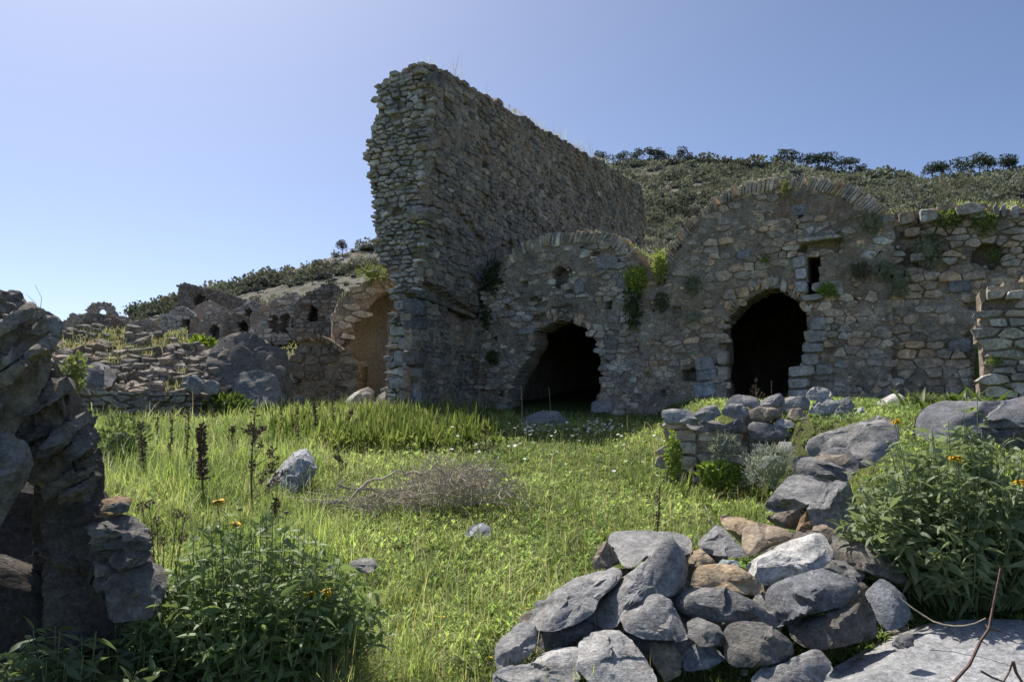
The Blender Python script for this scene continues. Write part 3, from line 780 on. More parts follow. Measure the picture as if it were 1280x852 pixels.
# ---------------------------------------------------------------- dark rooms behind the doorways, earth over the vaults
def room(parent, s0, s1, zspring, ztop, t0=0.7, t1=8.5):
    n = 14; sec = [(s0, -0.5), (s0, zspring)]
    for k in range(1, n):
        a = math.pi * (1 - k / n); sec.append(((s0 + s1) / 2 + (s1 - s0) / 2 * math.cos(a), zspring + (ztop - zspring) * math.sin(a)))
    sec += [(s1, zspring), (s1, -0.5)]
    V = [F0 * np.array((1, 1, 0)) + EE * s + DD * t + UP * (z + EYE[2]) for t in (t0, t1) for s, z in sec]; m = len(sec)
    F = [(i, i + 1, m + i + 1, m + i) for i in range(m - 1)] + [tuple(range(m, 2 * m))]
    obj('vault_interior', V, F, M_MORTAR, parent)
room(vault1, 0.35, 4.1, 2.0, 3.45)
room(vault2, 4.6, 8.6, 2.2, 4.1)
def su(px): return P_F1.uv(px, 400)[0]
top_tab = [(0, 3.3)] + [(su(px), P_F1.uv(px, py)[1] + F0[2] - EYE[2] - 0.22) for px, py in ((600, 350), (625, 322), (690, 294), (735, 288), (770, 296), (797, 314), (815, 322), (830, 322), (855, 290), (880, 265), (910, 247), (945, 236), (985, 229), (1030, 233), (1070, 250), (1100, 264), (1118, 266), (1280, 262))] + [(19, 3.6)]
def fill_z(S, T):
    z = interp(S, top_tab); P = np.stack([S, T, S * 0], -1)
    x = F0[0] + EE[0] * S + DD[0] * T; y = F0[1] + EE[1] * S + DD[1] * T
    hz = ground_z(x, y) - EYE[2]
    sm = interp(S, [(0, 3.4), (2.5, 3.8), (4.4, 3.25), (7, 4.35), (9.5, 3.7), (19, 3.6)])
    k = sstep(0.3, 3.0, T) ; z = z * (1 - k) + sm * k
    k = sstep(7, 11.5, T); z = z * (1 - k) + (hz + 0.06) * k
    return z + EYE[2] + 0.06 * fbm(P * 1.3, 77)
Sg = np.arange(-0.6, 19, 0.25); Tg = np.concatenate([np.arange(0.25, 3, 0.25), np.arange(3, 12.1, 0.6)])
SS, TT = np.meshgrid(Sg, Tg); ZZ = fill_z(SS, TT)
fv = F0[None, None] * np.array((1, 1, 0)) + SS[..., None] * EE + TT[..., None] * DD + ZZ[..., None] * UP
i0 = np.arange(len(Sg) - 1)[None] + (np.arange(len(Tg) - 1) * len(Sg))[:, None]
ff = np.stack([i0, i0 + 1, i0 + 1 + len(Sg), i0 + len(Sg)], -1).reshape(-1, 4)
tag(obj('earth_bank', fv.reshape(-1, 3), ff, M_GROUND, smooth=True), 'grassy earth lying over the vault roofs', kind='structure')

# ---------------------------------------------------------------- left: arch remnant, buried vault, dry stone bank, far ruins
P_ARCH = Plane(at(460, 495, 21.5), (0.97, 0.24, 0))
masonry('broken_arch', 'broken arch stub with an ochre plastered underside, against the tall wall', 'ruined arch', P_ARCH,
        [(418, 500), (420, 440), (416, 396), (424, 374), (440, 362), (455, 354), (476, 344), (494, 338), (496, 354), (484, 364), (470, 374), (458, 386), (447, 402), (438, 418), (435, 430), (440, 442), (446, 452), (447, 470), (446, 500)],
        (440, 495), 0.36, 0.17, palette='mixed', proud=0.04, var=0.04, seed=31, thick=1.5, side_mat=M_PLASTER, gsz=0.06, limit=150)
arch_back = bpy.data.objects['broken_arch']
P_AB = Plane(at(470, 495, 22.6), (0.9, 0.35, 0))
# hollow, domed niche behind the broken edge
nC = at(467, 500, 22.0); nW = 0.72; nZ = at(467, 405, 22.0)[2]; NV = []; nT, nH = 22, 26
for b_ in range(nH + 1):
    hq = b_ / nH; zq = nC[2] + (nZ - nC[2]) * min(1, hq / .6) if hq < .6 else nZ
    ph = 0 if hq < .6 else (hq - .6) / .4 * math.pi / 2
    for a_ in range(nT + 1):
        an = math.pi * a_ / nT; wq = nW * math.cos(ph); P_ = np.array((nC[0] - wq * math.cos(an), nC[1] + 1.25 * wq * math.sin(an), zq + 1.25 * math.sin(ph)))
        P_ = P_ + np.array((.5, -.5, .3)) * .07 * float(fbm(P_ * 3.1, 61, 3)); NV.append(P_)
NF = [(b_ * (nT + 1) + a_, b_ * (nT + 1) + a_ + 1, (b_ + 1) * (nT + 1) + a_ + 1, (b_ + 1) * (nT + 1) + a_) for b_ in range(nH) for a_ in range(nT)]
obj('plaster_niche', NV, np.array(NF), M_PLASTER, arch_back)

P_BV = Plane(at(400, 496, 20.6), (0.99, 0.05, 0))
BV = masonry('buried_vault', 'low half buried vault end with a curved slab lip, left of the broken arch', 'ruined vault', P_BV,
        [(352, 505), (355, 470), (360, 450), (372, 434), (390, 426), (405, 424), (422, 430), (436, 440), (446, 455), (446, 505)], (400, 496), 0.26, 0.17, palette='dark', proud=0.012, var=0.02, skip=0.2, seed=34, thick=6.0, bury=1.0, gsz=0.07, amp=0.05, limit=150, min_px=6)
arc_stones(P_BV.shift(0.05), [(374, 424), (390, 418), (405, 420), (420, 428), (432, 438)], [(376, 430), (391, 424), (404, 427), (418, 435), (428, 442)], 9, 0.35, 0.6, 'dark', 8, BV, 'lip_slab')

P_DW = Plane(at(170, 535, 16.6), (0.985, 0.17, 0), (0, 0.25, 1))
masonry('dry_stone_wall', 'dark dry stone wall of thin slabs at the foot of the left bank', 'dry stone wall', P_DW,
        [(40, 570), (45, 488), (90, 480), (140, 488), (190, 486), (228, 492), (245, 500), (256, 520), (258, 560)], (170, 535), 0.30, 0.10, palette='dark', proud=0.06, var=0.07, skip=0.05, seed=35, thick=0.8, rough=1.6, gsz=0.09, amp=0.07, limit=250, min_px=6, jit=0.8)
P_DS = Plane(at(170, 492, 17.1), (0.99, 0.14, 0), (0, 2.0, 1))
masonry('stony_bank', 'sloping bank of tumbled thin grey slabs above the dry stone wall', 'stone bank', P_DS,
        [(20, 500), (30, 425), (70, 412), (120, 413), (170, 416), (205, 424), (240, 434), (272, 440), (276, 470), (262, 500)], (150, 492), 0.30, 0.15, palette='dark', proud=0.09, var=0.12, skip=0.2, seed=36, thick=1.2, rough=2.4, gsz=0.15, amp=0.15, limit=280, min_px=5, jit=1.0)

def far_wall(label, Y, outline, seed, sw=0.42, sh=0.22, holes=(), niches=(), thick=3.0, ang=0.1, pal='mixed', arcs=(), cat='ruined vault', name='ruined_vault', lim=60):
    xs_ = [p[0] for p in outline]; cx = sum(xs_) / len(xs_); by = max(p[1] for p in outline)
    pl = Plane(at(cx, by, Y), (math.cos(ang), math.sin(ang), 0))
    th = masonry(name, label, cat, pl, outline, (cx, by - 4), sw, sh, holes, niches, thick, pal, 0.05, 0.06, 0.03, 0.1, seed, 0.11, 0.10, lim, core_mat=M_FAR_DARK if pal == 'dark' else M_FAR, rough=1.6, min_px=5, bury=1.0, edge_jit=0.1)
    for o_, i_, n_ in arcs: arc_stones(pl, o_, i_, n_, 0.12, 0.3, pal, seed, th)
    return th
far_wall('distant rounded arch ruin with a hole of sky through it, on the skyline', 62, [(84, 418), (84, 398), (88, 393), (106, 392), (109, 388), (111, 382), (119, 378), (133, 377), (144, 383), (148, 394), (161, 397), (163, 405), (161, 418)], 41, holes=[[(126, 390), (127, 386), (131, 386), (133, 389), (132, 393), (127, 394), (124, 392)]], thick=0.35, ang=.47, cat='ruined arch', name='ruined_arch')
far_wall('small dark domed vault in front of the holed arch on the skyline', 54, [(98, 424), (100, 404), (106, 396), (116, 391), (126, 392), (136, 400), (142, 412), (142, 424)], 42, pal='dark', thick=3)
far_wall('low broken wall stub at the left end of the skyline ruins', 58, [(72, 424), (74, 402), (84, 399), (100, 402), (100, 424)], 43, cat='ruined wall', name='wall_stub')
far_wall('square topped ruin block rising highest against the sky among the far vaults', 70, [(222, 400), (223, 356), (230, 353), (246, 358), (262, 362), (280, 366), (300, 372), (318, 380), (330, 392), (330, 410), (222, 410)], 44, pal='dark', niches=[([(242, 385), (243, 372), (250, 366), (258, 372), (258, 380)], 1.2)], thick=3, cat='ruined house', name='ruined_house')
far_wall('rounded far vault behind the twin arched doorways', 62, [(236, 405), (238, 390), (246, 381), (258, 376), (272, 380), (284, 389), (290, 405)], 45, pal='pale')
far_wall('far arched vault with a tall reddish doorway, left of its twin', 56, [(198, 424), (200, 404), (207, 393), (218, 386), (230, 384), (240, 389), (248, 400), (250, 428), (198, 428)], 46, pal='pale', niches=[([(228, 420), (228, 402), (231, 397), (236, 401), (236, 420)], 1.0)], thick=5, arcs=[([(204, 397), (218, 385), (232, 383), (246, 394)], [(206, 401), (219, 389), (231, 388), (243, 398)], 16)])  # pale palette stands in for sunlight on this vault
far_wall('far arched vault with a dark doorway, right of its twin', 54, [(248, 430), (249, 404), (256, 394), (266, 391), (276, 395), (281, 406), (281, 432)], 47, pal='mixed', niches=[([(262, 430), (262, 412), (266, 405), (272, 409), (273, 430)], 1.2)], thick=4)
far_wall('far ruin with a wide dark arch opening, right of the twin doorways', 50, [(278, 426), (280, 398), (290, 393), (302, 392), (312, 398), (318, 410), (318, 430), (278, 430)], 48, pal='dark', niches=[([(296, 420), (297, 404), (303, 401), (309, 406), (310, 424)], 1.5)])
far_wall('far ruin wall with two tall blind arches, below the hillside', 46, [(312, 430), (313, 392), (322, 386), (340, 380), (356, 376), (374, 377), (378, 392), (374, 428)], 49, niches=[([(337, 414), (338, 398), (343, 393), (348, 398), (347, 416)], .8), ([(351, 414), (351, 396), (356, 390), (361, 396), (360, 416)], .8), ([(364, 408), (366, 396), (370, 392), (372, 398), (370, 412)], .6)], thick=2.5, cat='ruined wall', name='ruined_wall', ang=-.1)
far_wall('far ruin wall with one dark upright window, nearest the broken arch', 44, [(366, 424), (368, 380), (376, 372), (392, 362), (405, 354), (418, 355), (428, 362), (432, 424)], 50, pal='dark', niches=[([(386, 401), (388, 382), (396, 380), (396, 402)], 1.2)], thick=2.5, cat='ruined wall', name='ruined_wall', ang=.1)
far_wall('long low ruined wall running below the far vaults', 36, [(152, 424), (156, 414), (172, 408), (196, 412), (222, 414), (240, 420), (244, 434), (152, 436)], 51, pal='dark', cat='ruined wall', name='wall_stub', thick=1.5)
far_wall('broken wall end with an ochre top stone, at the upper right of the stony bank', 24, [(196, 470), (198, 446), (206, 440), (216, 441), (240, 432), (262, 434), (268, 450), (264, 480), (196, 480)], 52, 0.3, 0.16, cat='ruined wall', name='wall_stub', thick=1.2, pal='dark', lim=80)
far_wall('wavy topped far ruin wall between the square topped block and the windowed wall', 60, [(292, 404), (296, 386), (304, 379), (314, 376), (326, 379), (336, 385), (346, 376), (358, 366), (370, 365), (378, 374), (380, 404)], 53, pal='pale', cat='ruined wall', name='ruined_wall', niches=[([(305, 398), (306, 388), (312, 385), (317, 390), (317, 398)], 1.0)])
far_wall('low rounded far vault left of the twin arched doorways', 57, [(158, 430), (161, 412), (168, 403), (180, 398), (192, 401), (200, 410), (202, 430)], 54, thick=4, niches=[([(176, 426), (176, 414), (181, 409), (187, 414), (187, 426)], 1.0)])

# ---------------------------------------------------------------- rocks
def rock_geo(poly, Y, thick=0.75, lean=0.5, rough=1.0, facets=7, seed=0, sub=4, steps=True, power=3.5, bed=(0.2, 0.3, 1.0), strata=1.0):
    rs = np.random.RandomState(seed)
    c = np.mean(poly, axis=0); C = at(c[0], c[1], Y)
    f = C - EYE; dist = np.linalg.norm(f); f /= dist
    r = np.cross(f, UP); r /= np.linalg.norm(r); u = np.cross(r, f)
    B = []
    for p in poly:
        d = ray(*p); t = (f @ (C - EYE)) / (f @ d); q = EYE + d * t - C
        B.append((q @ r, q @ u))
    B = np.array(B); A = np.linspace(-np.pi, np.pi, 361)
    rad = np.zeros(361)
    for k, a in enumerate(A):
        dx, dy = math.cos(a), math.sin(a); best = 0
        for i in range(len(B)):
            p, q = B[i - 1], B[i]; e = q - p; den = dx * e[1] - dy * e[0]
            if abs(den) < 1e-9: continue
            t = (p[0] * e[1] - p[1] * e[0]) / den; s = (p[0] * dy - p[1] * dx) / den
            if t > 0 and -1e-6 <= s <= 1 + 1e-6: best = max(best, t)
        rad[k] = best
    rad[rad == 0] = rad[rad > 0].mean()
    area = 0.5 * abs(sum(B[i - 1][0] * B[i][1] - B[i][0] * B[i - 1][1] for i in range(len(B))))
    size = math.sqrt(area)
    V, F = ico(sub)
    th = np.arctan2(V[:, 1], V[:, 0]); m = np.hypot(V[:, 0], V[:, 1])
    z = V[:, 2]
    n = (np.abs(m) ** power + np.abs(z) ** power) ** (1 / power)
    m2, z2 = m / n, z / n
    Rr = np.interp(th, A, rad)
    ext = max(np.ptp(B[:, 0]), np.ptp(B[:, 1])); mn = min(np.ptp(B[:, 0]), np.ptp(B[:, 1]))
    T = thick * (0.5 * mn + 0.15 * ext)
    X = np.stack([m2 * Rr * np.cos(th), m2 * Rr * np.sin(th), z2 * T], 1)   # z toward the viewer
    b = np.array(bed, float); b /= np.linalg.norm(b)
    for k in range(facets * 2):
        nn = rs.normal(size=3)
        nn[2] = (abs(nn[2]) + 0.35) * (1 if k < facets else -1)
        if k < facets and k % 2 == 0: nn[1] = abs(nn[1]) + 0.3
        nn /= np.linalg.norm(nn)
        d = X @ nn; o = np.quantile(d, 0.74 + 0.19 * rs.rand())
        X = X - np.maximum(0, d - o)[:, None] * nn * 0.97
    # broken steps along the bedding
    for k in range(int(5 + 3 * strata) if steps else 0):
        n1 = b * rs.choice((-1, 1)) + rs.normal(0, .28, 3); n1 /= np.linalg.norm(n1)
        n2 = rs.normal(size=3); n2[2] += .4; n2 -= n1 * (n2 @ n1) * .8; n2 /= np.linalg.norm(n2)
        d1 = X @ n1; d2 = X @ n2 + 0.10 * size * vnoise(X / size * 3.1 + k * 7.7, seed + k); o1 = np.quantile(d1, rs.uniform(.72, .97)); o2 = np.quantile(d2, rs.uniform(.35, .85))
        m = (d1 > o1) & (d2 > o2)
        X = X - (np.minimum(d1 - o1, .16 * size) * m)[:, None] * n1 * 0.9
    nr = X / (np.linalg.norm(X, axis=1, keepdims=True) + 1e-9)
    off = rs.uniform(-50, 50, 3)
    Q = X / size + off
    rid = 1 - 2 * np.abs(fbm(Q * 3.0, seed + 9, 4, .55))
    X = X + nr * (size * rough * (0.030 * fbm(Q * 2.2, seed, 4, 0.5) + 0.028 * rid + 0.020 * fbm(Q * 11, seed + 7, 4, 0.65)))[:, None]
    s = (X @ b) / size * 11 + 1.6 * fbm(Q * 1.5, seed + 3, 3)
    st = (s % 1.0); msk = sstep(-.15, .35, fbm(Q * 1.3 + 31, seed + 5, 3))
    X = X + nr * (size * rough * strata * 0.018 * msk * (st ** 1.5 - 0.5))[:, None]
    # keep the traced outline: widest reach per direction matches the polygon
    th2 = np.arctan2(X[:, 1], X[:, 0]); r2 = np.hypot(X[:, 0], X[:, 1]); nb = 72
    bi = ((th2 + np.pi) / (2 * np.pi) * nb).astype(int) % nb; mx = np.zeros(nb); np.maximum.at(mx, bi, r2)
    cen = -np.pi + (np.arange(nb) + .5) * 2 * np.pi / nb; ratio = np.interp(cen, A, rad) / np.maximum(mx, 1e-6)
    ratio = np.clip(ratio, .8, 2.2); ratio = (np.roll(ratio, 1) + 2 * ratio + np.roll(ratio, -1)) / 4
    X[:, :2] *= (np.interp(th2, np.concatenate([[cen[0] - 2 * np.pi / nb], cen, [cen[-1] + 2 * np.pi / nb]]), np.concatenate([[ratio[-1]], ratio, [ratio[0]]])) * 1.03)[:, None]
    X[:, 2] -= X[:, 1] * lean
    W = C + X[:, :1] * r + X[:, 1:2] * u - X[:, 2:3] * f
    return W, F, C, size
def rock(label, poly, Y, col=(0.17, 0.172, 0.18), name='rock', cat='rock', group=None, parent=None, mat=None, sharp=30, **kw):
    W, F, C, size = rock_geo(poly, Y, **kw)
    org = np.array((C[0], C[1], W[:, 2].min())) if parent is None else None
    o = obj(name, W, F, mat or M_ROCK, parent, smooth=True, origin=org)
    o.data.set_sharp_from_angle(angle=R(sharp))
    o.color = (*col, 1)
    if parent is None: tag(o, label, cat, group)
    elif label: o['label'] = label
    return o
GREY, DGREY, LGREY, TAN, BLUE, BROWN, WHITE = (.255, .248, .24), (.18, .175, .17), (.36, .35, .335), (.40, .30, .19), (.20, .21, .225), (.225, .185, .14), (.50, .485, .455)
def ydep(y): return float(np.interp(y, [500, 550, 600, 640, 680, 720, 780, 850], [7.6, 6.9, 6.0, 5.4, 5.0, 4.7, 4.35, 4.05]))
PILE = 'loose rocks in the foreground pile'
PILE_ROCKS = [
 ('flat topped slate slab with a dark split underside, top left of the foreground pile', [(762,664),(800,662),(839,664),(854,667),(870,680),(872,692),(856,693),(830,694),(814,698),(801,702),(784,710),(774,697),(758,685),(761,675)], GREY, dict(thick=1.0, lean=1.3, bed=(.1,.5,1), rough=.5, strata=2)),
 ('brown flaky broken rock under the left end of the flat topped slab', [(757,674),(769,690),(775,702),(764,708),(742,711),(741,700),(749,685)], BROWN, dict(lean=.2, strata=3, rough=1.3)),
 ('long smooth grey slab sloping down to the left edge of the pile', [(690,740),(719,722),(749,712),(769,706),(778,710),(782,720),(760,738),(748,750),(742,764),(724,776),(695,786),(672,786),(661,778),(672,758)], GREY, dict(thick=.9, lean=1.1, rough=.45, facets=9)),
 ('blocky grey rock with a straight vertical edge, at the far left tip of the pile', [(622,802),(640,787),(662,769),(667,778),(672,790),(667,812),(648,829),(621,835),(620,812)], GREY, dict(lean=.6, power=3.4, rough=.6)),
 ('upright rock with a rough stub pointing up, in the middle of the pile', [(739,764),(749,747),(769,727),(792,712),(809,697),(819,687),(822,676),(831,669),(842,672),(851,687),(858,697),(859,715),(854,732),(841,747),(821,742),(807,745),(790,757),(776,774),(769,784),(752,782),(742,776)], GREY, dict(lean=.4, rough=1.3, thick=.9)),
 ('rounded grey rock with a bare sunlit crest, right below the upright stub rock', [(774,769),(787,757),(804,745),(824,741),(839,750),(849,772),(860,795),(854,800),(830,799),(804,797),(782,787)], GREY, dict(lean=.7, rough=.9)),
 ('big pale rough boulder at the bottom of the pile, second from its left corner', [(724,802),(735,792),(747,787),(774,787),(789,799),(804,819),(816,839),(822,858),(790,866),(749,862),(722,835)], LGREY, dict(lean=.8, rough=1.5)),
 ('low pale rock filling the bottom left corner of the pile', [(612,840),(640,832),(665,827),(680,815),(695,809),(729,806),(733,819),(726,845),(719,862),(660,866),(610,860)], LGREY, dict(lean=1.0, rough=1.2)),
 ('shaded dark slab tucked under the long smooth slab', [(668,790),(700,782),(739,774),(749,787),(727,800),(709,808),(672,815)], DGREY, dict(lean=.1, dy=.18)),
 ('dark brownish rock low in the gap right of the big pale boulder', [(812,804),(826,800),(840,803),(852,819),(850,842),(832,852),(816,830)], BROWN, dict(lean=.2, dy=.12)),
 ('smooth triangular grey rock standing beside the flat topped slab', [(873,677),(884,666),(896,655),(904,659),(920,676),(935,693),(922,696),(906,696),(888,692),(872,686)], GREY, dict(lean=.7, rough=.5, facets=5)),
 ('long orange tan rock lying behind the triangular grey rock', [(898,646),(911,644),(930,647),(950,655),(936,664),(927,680),(918,670),(908,661)], TAN, dict(lean=.8, rough=.6, dy=.15)),
 ('rounded tan rock wedged between the triangular grey rock and the rough white rock', [(928,660),(945,652),(976,659),(998,668),(982,676),(966,682),(950,690),(937,695),(928,684)], (.32, .25, .175), dict(lean=.6, rough=.9)),
 ('rough whitish block with sharp edges, brightest of the pile', [(935,703),(950,694),(976,680),(1000,671),(1021,663),(1029,665),(1036,680),(1043,693),(1034,706),(1010,714),(987,721),(958,731),(946,721),(936,713)], WHITE, dict(lean=.8, rough=1.4, power=3.2)),
 ('long tan brown slab with streaks, below the rounded tan rock', [(857,711),(877,706),(900,704),(919,706),(937,716),(957,733),(953,741),(932,743),(898,738),(859,733)], TAN, dict(lean=.4, rough=.8, strata=2.2)),
 ('small tan chunk wedged above the long tan brown slab', [(856,694),(866,689),(875,685),(884,692),(897,704),(880,707),(859,707)], TAN, dict(lean=.5)),
 ('thin greenish white flake lying flat beside the small tan chunk', [(892,704),(903,699),(922,700),(924,708),(898,709)], (.27, .30, .29), dict(lean=.8, rough=.4)),
 ('broad dark slab with a bright upper left edge, left of the centre of the pile', [(841,745),(852,738),(867,734),(906,734),(935,747),(958,756),(967,760),(964,768),(932,776),(898,777),(862,769),(846,763)], DGREY, dict(lean=.5, rough=.8, strata=1.6)),
 ('large grey slab right under the rough whitish block', [(956,742),(962,732),(987,721),(1034,708),(1055,706),(1070,713),(1074,726),(1065,745),(1055,757),(1030,764),(1008,768),(1000,776),(974,782),(963,777),(958,755)], (.155, .16, .17), dict(lean=.45, rough=.8)),
 ('large dark brownish boulder at the lower right of the pile', [(974,786),(1002,775),(1030,768),(1055,757),(1081,750),(1094,766),(1097,786),(1094,797),(1072,803),(1049,808),(1018,812),(998,802)], (.125, .115, .10), dict(lean=.2, rough=.7, dy=.06)),
 ('smooth blue grey boulder at the right end of the pile', [(1081,742),(1092,730),(1102,722),(1115,731),(1130,745),(1139,768),(1130,781),(1109,787),(1096,772),(1090,757)], BLUE, dict(lean=.25, rough=.5, dy=.04)),
 ('long brownish slab pointing down to the right, beside the big leafy bush', [(1036,679),(1052,675),(1070,674),(1091,682),(1115,700),(1136,721),(1128,730),(1094,720),(1070,712),(1047,707),(1042,694)], (.15, .135, .115), dict(lean=.3, rough=.5, dy=.1)),
 ('small chipped rock with white flecks, under the broad dark slab', [(858,777),(872,771),(898,781),(904,792),(897,805),(874,807),(864,797)], (.17, .165, .155), dict(lean=.3, rough=1.3)),
 ('squat banded brown grey boulder in the lower middle of the pile', [(905,788),(912,780),(924,776),(956,778),(975,790),(990,802),(992,818),(975,827),(958,832),(919,832),(907,824)], (.15, .14, .125), dict(lean=.3, rough=.6, strata=1.8)),
 ('low grey rock at the bottom edge with a lit crest, right of the green weed', [(950,836),(980,826),(997,819),(1018,810),(1036,816),(1041,836),(1030,851),(976,858),(937,852)], GREY, dict(lean=.5, rough=.8)),
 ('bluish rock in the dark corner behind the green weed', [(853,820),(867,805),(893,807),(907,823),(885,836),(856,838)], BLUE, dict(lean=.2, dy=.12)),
 ('biggest slab of the pile, tilted and streaked, beside the top of the leafy bush', [(991,560),(1003,549),(1024,542),(1046,536),(1088,522),(1107,519),(1122,532),(1126,548),(1109,563),(1088,581),(1071,584),(1046,578),(1024,570),(1001,568)], (.24, .23, .215), dict(lean=.6, rough=.9, strata=2.2, bed=(-.4,.1,1))),
 ('dark smooth slab right under the biggest tilted slab', [(991,574),(1003,568),(1024,573),(1045,580),(1067,584),(1061,600),(1033,600),(1008,592),(994,588)], DGREY, dict(lean=.35, rough=.5)),
 ('blocky grey rock with a sunlit face, at the left of the upper stack', [(957,629),(972,610),(986,595),(1001,590),(1024,598),(1043,601),(1030,620),(1010,631),(1000,637),(972,640),(959,636)], GREY, dict(lean=.7, rough=.8)),
 ('rock standing on end with a frosted face, against the leafy bush', [(1010,632),(1024,619),(1043,601),(1060,602),(1068,620),(1074,640),(1067,661),(1054,678),(1045,680),(1029,667),(1014,656)], GREY, dict(lean=.1, rough=1.4)),
 ('small orange brown stone in the gap beside the rock standing on end', [(994,666),(1001,646),(1009,637),(1016,660),(1006,669)], (.27, .16, .08), dict(lean=.1, dy=.05)),
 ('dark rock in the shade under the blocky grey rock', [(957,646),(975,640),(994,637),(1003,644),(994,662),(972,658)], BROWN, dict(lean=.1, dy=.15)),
]
for k, (lab, poly, col, kw) in enumerate(PILE_ROCKS):
    kw = dict(kw); dy = kw.pop('dy', 0.0); cy = sum(p[1] for p in poly) / len(poly)
    big = max(p[0] for p in poly) - min(p[0] for p in poly) > 60
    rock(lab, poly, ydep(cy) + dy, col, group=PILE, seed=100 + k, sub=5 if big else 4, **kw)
# stones deep in the gaps of the pile
rg = random.Random(5)
for k in range(80):
    t = rg.random(); px = 650 + t * 430; py = float(np.interp(px, [650, 760, 870, 1000, 1080], [815, 740, 740, 700, 660])) + rg.uniform(-25, 75)
    if px > 960 and rg.random() < .4: px, py = rg.uniform(985, 1060), rg.uniform(570, 680)
    py = min(py, 840)
    s = rg.uniform(14, 26); n = 9
    poly = [(px + s * (1.2 + .3 * rg.random()) * math.cos(2 * math.pi * i / n), py + s * (.7 + .3 * rg.random()) * math.sin(2 * math.pi * i / n)) for i in range(n)]
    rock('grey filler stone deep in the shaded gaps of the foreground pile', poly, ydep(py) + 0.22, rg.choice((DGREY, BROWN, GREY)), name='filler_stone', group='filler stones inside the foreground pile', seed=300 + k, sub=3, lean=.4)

def yup(y): return 9.6
UP_G = 'loose rocks heaped on the low broken wall'
UPPER = [
 ('smooth grey rock resting on the low wall, below the left side of the taller doorway', [(907,500),(914,495),(922,493),(944,496),(951,502),(942,511),(934,508),(909,508)], GREY, .3),
 ('lumpy grey rock in the heap, below the middle of the taller doorway', [(943,509),(958,497),(974,491),(983,495),(975,509),(960,511)], GREY, .2),
 ('flat faced grey block in the heap, below the right jamb of the taller doorway', [(973,500),(990,496),(1005,494),(1013,502),(1009,514),(995,511),(974,511)], GREY, .1),
 ('topmost pale knobbly rock of the heap on the low wall', [(1008,493),(1013,486),(1019,483),(1035,486),(1040,493),(1024,501),(1010,499)], LGREY, .1),
 ('pale pointed rock just under the topmost knobbly rock', [(1011,516),(1015,507),(1024,499),(1034,494),(1050,505),(1039,520),(1019,519)], LGREY, 0),
 ('brown cracked rock in the middle row of the heap', [(934,516),(950,508),(968,510),(983,512),(979,520),(954,528),(938,523)], (.22, .18, .13), 0),
 ('small squarish tan rock in the middle row of the heap', [(985,522),(988,511),(1001,510),(1013,525),(1003,530),(991,528)], (.30, .24, .18), -.05),
 ('small pale flat rock under the brown cracked rock', [(965,528),(976,523),(987,525),(996,531),(982,538),(968,532)], LGREY, -.1),
 ('short grey block leaning at the bottom of the heap, beside the biggest tilted slab', [(988,540),(999,532),(1017,527),(1018,540),(1006,546),(995,552),(990,548)], GREY, -.15),
 ('big dark rock at the bottom of the heap on the low wall', [(931,533),(942,527),(960,529),(974,533),(990,542),(983,552),(962,552),(942,550)], DGREY, -.1),
 ('dark grey rock left of the brown cracked rock in the heap', [(900,510),(917,504),(934,509),(937,519),(922,524),(903,518)], GREY, .1),
 ('knobbly grey rock second from the left on the low wall', [(866,517),(881,508),(895,506),(902,518),(887,526),(873,524)], GREY, .05),
 ('small brownish rock under the pale pointed rock', [(1012,519),(1023,515),(1040,525),(1036,532),(1019,530)], (.2, .18, .15), -.05),
 ('bluish rock at the right of the heap, beside the pale pointed rock', [(1038,521),(1050,508),(1065,519),(1067,529),(1052,534),(1041,530)], BLUE, 0),
 ('small grey rock behind the bluish rock of the heap', [(1046,501),(1060,496),(1069,507),(1064,514),(1052,510)], GREY, .3),
 ('grey rock at the right end of the heap', [(1062,514),(1078,508),(1084,522),(1070,530),(1065,522)], LGREY, .2),
 ('small pale block at the foot of the heap, above the silvery shrub', [(969,563),(974,552),(989,552),(994,561),(982,569)], LGREY, -.3),
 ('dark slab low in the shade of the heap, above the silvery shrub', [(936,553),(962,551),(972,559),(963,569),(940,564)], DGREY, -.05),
 ('rounded dark rock at the left foot of the heap', [(906,531),(922,523),(931,529),(927,539),(911,542)], (.14, .13, .12), -.05),
 ('small stone squeezed above the biggest tilted slab', [(1020,531),(1041,532),(1036,541),(1018,541)], BROWN, .05),
]
for k, (lab, poly, col, dy) in enumerate(UPPER):
    rock(lab, poly, 9.3 + dy, col, group=UP_G, seed=200 + k, sub=4, lean=.35, rough=1.0)
for k in range(16):
    px, py = rg.uniform(905, 1075), rg.uniform(512, 555); s = rg.uniform(9, 14)
    poly = [(px + s * 1.3 * math.cos(i * .7), py + s * .8 * math.sin(i * .7)) for i in range(9)]
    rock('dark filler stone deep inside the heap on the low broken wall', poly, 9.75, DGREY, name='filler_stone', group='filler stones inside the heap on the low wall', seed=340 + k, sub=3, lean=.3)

# low broken wall that carries the heap
P_LOW = Plane(at(880, 592, 9.5), (0.96, -0.28, 0), (0, 0.12, 1))
LOW = masonry('low_broken_wall', 'low broken wall stub of rubble and mortar carrying the heap of rocks', 'ruined wall', P_LOW,
        [(829, 605), (833, 560), (829, 528), (845, 522), (880, 524), (915, 534), (935, 545), (975, 556), (985, 575), (985, 610)], (890, 594), 0.26, 0.14, palette='mixed', proud=0.02, var=0.035, skip=0.2, seed=61, thick=0.7, gsz=0.035, amp=0.09, bury=1.0, rough=1.6, limit=120)
rock('', [(826,513),(840,511),(860,511),(868,519),(861,529),(845,531),(831,529)], 9.45, LGREY, name='cap_stone', parent=LOW, seed=77, sub=4, lean=.3, rough=1.3)
rock('', [(858,520),(880,524),(905,528),(908,538),(880,540),(860,534)], 9.5, GREY, name='cap_stone', parent=LOW, seed=78, sub=4, lean=.3, rough=1.4)

